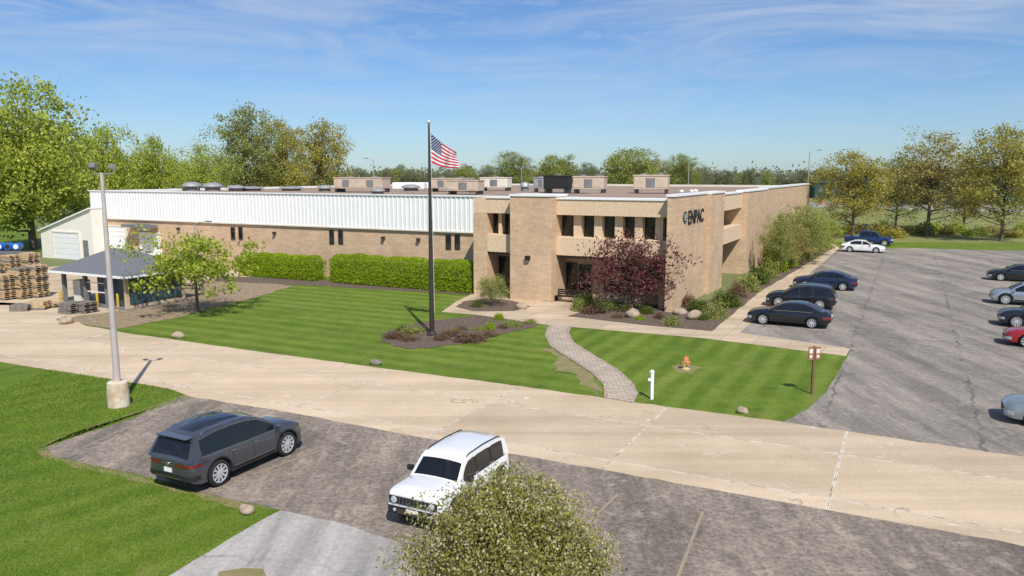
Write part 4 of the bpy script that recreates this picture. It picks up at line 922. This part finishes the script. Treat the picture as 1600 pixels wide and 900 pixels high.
# ---------------------------------------------------------------- small items
def rock(px,py,w,label,seed,mat='stone'):
    p=G(px,py); R=w/2/F*p.y; rng=np.random.default_rng(seed); b=MB(); n=14; m=8
    for j in range(m+1):
        th=PI*j/m
        for k in range(n):
            ph=2*PI*k/n; q=R*(1+.14*math.sin(2*ph+seed)+.1*math.sin(3*th+ph*2+seed*2)+rng.normal()*.035); b.v.append((q*math.sin(th)*math.cos(ph),q*.8*math.sin(th)*math.sin(ph),max(-.05,q*.62*math.cos(th)+R*.45)))
    for j in range(m):
        for k in range(n): b.f.append((j*n+k,(j+1)*n+k,(j+1)*n+(k+1)%n,j*n+(k+1)%n))
    b.m=[0]*len(b.f); o=b.build('boulder',mt[mat],None,smooth=50); o.location=p; tag(o,label,'boulder')
rock(278,528,18,'tan boulder on the lawn edge left of the flagpole',1)
rock(587,570,17,'dark boulder on the lawn edge below the flagpole',2,'greywood')
rock(386,802,28,'pinkish boulder at the corner of the pale path',3)
rock(1160,646,20,'tan boulder on the right lawn by the road',4)
rock(988,496,26,'pale flat boulder in the bed under the purple tree',5)
rock(104,506,22,'brown boulder at the mulch tip by the yard',6)
rock(1086,499,26,'pale boulder between shrubs near the sign corner',7)
rock(1062,492,20,'small boulder left of the pale boulder near the sign corner',8)
rock(815,483,18,'grey boulder by the small green tree',9)
p=G(1071,577); r=thing('fire_hydrant','faded orange and yellow fire hydrant on the right lawn','fire hydrant',p,.3); r.scale=(1.0,1.0,.85)
b=MB(); b.lathe([(.2,0),(.2,.05),(.13,.06),(.12,.42),(.17,.44),(.17,.48)],16); b.build('barrel',mt['hydcap'],r,smooth=40)
b=MB(); b.lathe([(.15,.48),(.15,.56),(.12,.66),(.05,.72),(.04,.78)],16); b.build('bonnet',mt['hyd'],r,smooth=40)
for a in (0,PI/2,PI,-PI/2):
    b=MB(); Mx=Matrix.Rotation(a,4,'Z')@Matrix.Translation((.1,0,.36))@Matrix.Rotation(PI/2,4,'Y'); b.lathe([(.06,0),(.06,.07),(.075,.07),(.075,.13)],12,Mx); b.build('outlet_cap',mt['hyd'],r)
p=G(1268,616); zt=Z_at(p.y,541); r=thing('signpost','brown and white double sign on a thin brown post at the lawn corner','sign',p,.1)
b=MB(); b.box(-.04,.04,-.04,.04,0,zt); b.build('post',M('rust_post',(.17,.08,.05),None,3,.8),r)
sg=M('rust_sign',(.42,.19,.10),(.25,.10,.06),5,.7)
for s in (1,-1):
    b=MB(); b.box(s*.05,s*.26,-.07,-.03,zt-.55,zt-.02); o=b.build('sign_panel',sg,r)
    b=MB(); b.box(s*.08,s*.23,-.075,-.071,zt-.28,zt-.10); b.build('sign_face',mt['offwhite'],o)
    b=MB(); b.box(s*.10,s*.21,-.075,-.071,zt-.48,zt-.36); b.build('sign_face',mt['offwhite'],o)
p=G(1018,624); zt=Z_at(p.y,579); r=thing('marker_post','white wooden post with small side arm by the brick path','post',p,.2)
b=MB(); b.box(-.06,.06,-.06,.06,0,zt-.08); b.build('post',mt['white'],r); b=MB(); b.lathe([(.10,0),(.10,.03),(.05,.1),(.01,.12)],4,Matrix.Translation((0,0,zt-.08))); b.build('cap',mt['white'],r)
b=MB(); b.box(-.18,-.061,-.04,.04,zt-.42,zt-.32); b.build('arm',mt['white'],r)
p=G(884,472); r=thing('bench','black slatted bench beside the glass entrance','bench',p,-A)
for k in range(4): MB().box(-.85,.85,-.3+.15*k,-.3+.15*k+.12,.42,.46).build('seat_slat',mt['black'],r)
for k in range(3): MB().box(-.85,.85,.32,.36,.52+.14*k,.62+.14*k).build('back_slat',mt['black'],r)
for s in (-1,1):
    b=MB(); b.box(s*.8-.04,s*.8+.04,-.32,.38,0,.42); b.box(s*.8-.04,s*.8+.04,.30,.318,.42,.95); b.build('leg',mt['black'],r)
# pallets
b=MB()
for k in range(7): b.box(-.6,.6,-.5+k*.15,-.5+k*.15+.1,.12,.14)
for y in (-.5,-.05,.4): b.box(-.6,.6,y,y+.1,.02,.119)
for x in (-.6,-.06,.48): b.box(x,x+.12,-.5,.5,0,.019)
pm_=b.mesh('pallet',mt['wood'])
stacks=[(10,468,13,'wood'),(36,466,16,'wood'),(61,464,17,'wood'),(-16,468,12,'wood'),(22,450,19,'wood'),(50,449,20,'wood'),(-5,452,15,'wood'),(36,485,3,'greywood'),(62,483,4,'wood'),(86,479,2,'wood'),(112,489,5,'greywood'),(134,488,5,'greywood')]
where=['left front of the pallet pile','middle front of the pallet pile','right front of the pallet pile','left photo edge','middle rear of the pallet pile','right rear of the pallet pile','left rear of the pallet pile','lying low in front of the pallet pile','short stack in front of the pallet pile','near the yellow bollards','grey stack before the hut, left one','grey stack before the hut, right one']
for i,(px,py,n,m) in enumerate(stacks):
    q=G(px,py)
    for k in range(n):
        o=tag(place('pallet',pm_,None,mt[m] if (k%5 or m=='greywood') else mt['greywood']),'wooden pallet in a stack at the '+where[i] if i<7 else 'wooden pallet, '+where[i],'pallet','pallets stacked, '+where[i])
        o.location=(q.x+random.uniform(-.06,.06),q.y+random.uniform(-.06,.06),.02+k*.142); o.rotation_euler.z=-A+random.uniform(-.06,.06)+(.5 if i in(7,8) else 0)
for k in range(4):
    p=G(-6+k*13,440); b=MB(); Mx=Matrix.Translation((0,0,.32))@Matrix.Rotation(PI/2,4,'X')
    r=thing('drum','blue plastic drum lying on the pallet pile, %s'%['first from the left','second from the left','third from the left','fourth from the left'][k],'drum',(p.x,p.y,2.75),.2)
    b.lathe([(.28,-.45),(.3,-.4),(.31,-.15),(.3,0),(.31,.15),(.3,.4),(.28,.45)],18,Mx); b.build('shell',mt['blue'],r,smooth=40)
    b=MB(); b.lathe([(.2,.451),(.2,.47),(.1,.48)],14,Mx); b.build('lid',mt['white' if k%2 else 'black'],r)
b=MB(); b.box(-2.4,2.2,-.9,.9,0,2.7); p=G(14,442); o=b.build('crate_stack',mt['fardark'],None,loc=p,rz=-A,bevel=.04); tag(o,'dark covered crate behind the pallet stacks under the blue drums','crate')
bl=['left, before the hut','middle, beside the grey pallets','right, at the hut corner']
for k,(px,py) in enumerate([(96,476),(153,480),(185,481)]):
    p=G(px,py); r=thing('bollard','yellow bollard '+bl[k],'bollard',p); b=MB(); b.tube([(0,0,0),(0,0,.95)],.09,12); b.build('post',mt['yellow'],r,smooth=40)
    b=MB(); b.lathe([(.09,.95),(.07,1.01),(.01,1.04)],12); b.build('cap',mt['yellow'],r)
# far right
sheet('far_road',[(1262,322),(2600,332),(2600,322),(1262,316)],.02,mt['asphalt2'])
r=thing('guardrail','long pale guardrail along the far road at right','guardrail',(0,0,0)); p0=G(1270,326); p1=G(1640,336)
dv=(p1-p0); b=MB()
b.add([p0+Vector((0,0,.45)),p1+Vector((0,0,.45)),p1+Vector((0,0,1.15)),p0+Vector((0,0,1.15))],[(0,1,2,3)]); b.build('rail',mt['farwall'],r)
for k in range(24):
    q=p0+dv*(k/23); MB().box(q.x-.12,q.x+.12,q.y+.05,q.y+.3,0,1.1).build('post',mt['grey'],r)
for k,(px,py) in enumerate([(1284,322),(1312,324),(1386,323),(1502,331)]):
    p=G(px,py); r=thing('traffic_drum','orange and white traffic drum by the far road, %s'%['far left','second from left','third from left','far right'][k],'traffic drum',p)
    r.scale=(2.0,2.0,1.6)
    MB().lathe([(.36,0),(.33,.1),(.29,.55)],14).build('lower_shell',mt['orange'],r); MB().lathe([(.285,.551),(.27,.75)],14).build('white_band',mt['white'],r); MB().lathe([(.268,.751),(.24,1.1),(.1,1.14)],14).build('upper_shell',mt['orange'],r)
def farb(px,D,wpx,top,label,wm,rm,depth=30,nwin=6,name='far_building'):
    w=wpx/F*D; h=Z_at(D,top); r=thing(name,label,'building',(X_at(px,D),D,0),-.15)
    MB().box(-w/2,w/2,0,depth,0,h*.9).build('wall',mt[wm],r)
    b=MB(); b.box(-w/2-.3,w/2+.3,-.3,depth+.3,h*.9,h); b.build('roof',mt[rm],r)
    for k in range(nwin):
        x=-w/2+w*(k+.5)/nwin; MB().box(x-w/nwin*.2,x+w/nwin*.2,-.12,-.02,h*.35,h*.55).build('window',mt['fardark'],r)
farb(1560,232,210,264,'long green sided building behind the right trees','fargreen','fargreen',40,8)
farb(1420,300,90,274,'low pale building left of the green building','farwall','fardark',30,5)
farb(1225,430,60,273,'low white far building beyond the right rear corner','farwall','fardark',30,0)
farb(1140,480,46,273,'low white far building above the brick side wall','farwall','fardark',30,0)
farb(1325,300,100,284,'low dark green building behind the dense golden tree','fargreen','fargreen',30,6)
farb(700,520,60,274,'pale far building behind the flagpole','farwall','fardark',30,0)
for k in range(58):
    D=random.uniform(310,430); px=548+k*18.5+random.uniform(-8,8); top=random.uniform(254,268); Ht=Z_at(D,top)
    lab='small far tree beyond the factory roof' if px<1100 else 'small far tree beyond the lot at right'
    o=tag(place('far_tree',T[random.choice(['round','round2','sparse2'])][1],None,LM[random.choice(['far','far','mid'])]),lab,'tree','small far trees '+('beyond the roof' if px<1100 else 'at right'))
    o.location=(X_at(px,D),D,-1); s=Ht/2.5; w=random.uniform(19,32)/F*D/2; o.scale=(w*1.2,w*1.2,s); o.rotation_euler.z=k
# ---------------------------------------------------------------- light, sky, camera
az=Vector((.28,-.96)).normalized(); el=math.radians(49)
sd=Vector((az.x*math.cos(el),az.y*math.cos(el),math.sin(el)))
sl=bpy.data.lights.new('sun','SUN'); sl.energy=4.8; sl.angle=math.radians(.5); sl.color=(1,.955,.88)
so=bpy.data.objects.new('sun',sl); C.objects.link(so); so.rotation_euler=sd.to_track_quat('Z','Y').to_euler()
wd=bpy.data.worlds.new('World'); scene.world=wd; wd.use_nodes=True; nt=wd.node_tree; bg=nt.nodes['Background']
sk=nt.nodes.new('ShaderNodeTexSky'); sk.sky_type='NISHITA'; sk.sun_disc=False; sk.sun_elevation=el; sk.sun_rotation=math.radians(163.7); sk.air_density=1.0; sk.dust_density=.3; sk.ozone_density=2.5; sk.altitude=200
v=coord(nt,0,(1.6,1.6,11),'Generated'); 
f1=noise(nt,v,1.6,9,.62,1.2); v2=coord(nt,.3,(4,4,26),'Generated',(3,1,2)); f2=noise(nt,v2,1.5,10,.7,.8)
m1=ramp(nt,f1,[(.42,0.0),(.76,.75)]); m2=ramp(nt,f2,[(.5,0.0),(.75,.5)])
tc=nt.nodes.new('ShaderNodeTexCoord'); sp_=nt.nodes.new('ShaderNodeSeparateXYZ'); nt.links.new(tc.outputs['Generated'],sp_.inputs[0])
hz=ramp(nt,sp_.outputs[2],[(.0,.3),(.06,.35),(.12,.6),(.17,1.0)])
mm=nt.nodes.new('ShaderNodeMath'); mm.operation='MAXIMUM'; nt.links.new(m1,mm.inputs[0]); nt.links.new(m2,mm.inputs[1])
tint=mix(nt,1,sk.outputs[0],(.66,.85,1.12),'MULTIPLY')
col=mix(nt,mul(nt,mm.outputs[0],hz),tint,(6.0,6.7,7.8)); nt.links.new(col,bg.inputs[0]); bg.inputs[1].default_value=.10
cam=bpy.data.cameras.new('camera'); cam.sensor_width=36; cam.lens=36*F/1600; cam.clip_end=20000; cam.clip_start=.1
co=bpy.data.objects.new('camera',cam); C.objects.link(co); co.location=(0,0,H); co.rotation_euler=(PI/2-TH,0,0); scene.camera=co
scene.view_settings.view_transform='Standard'; scene.view_settings.look='None'; scene.view_settings.exposure=0
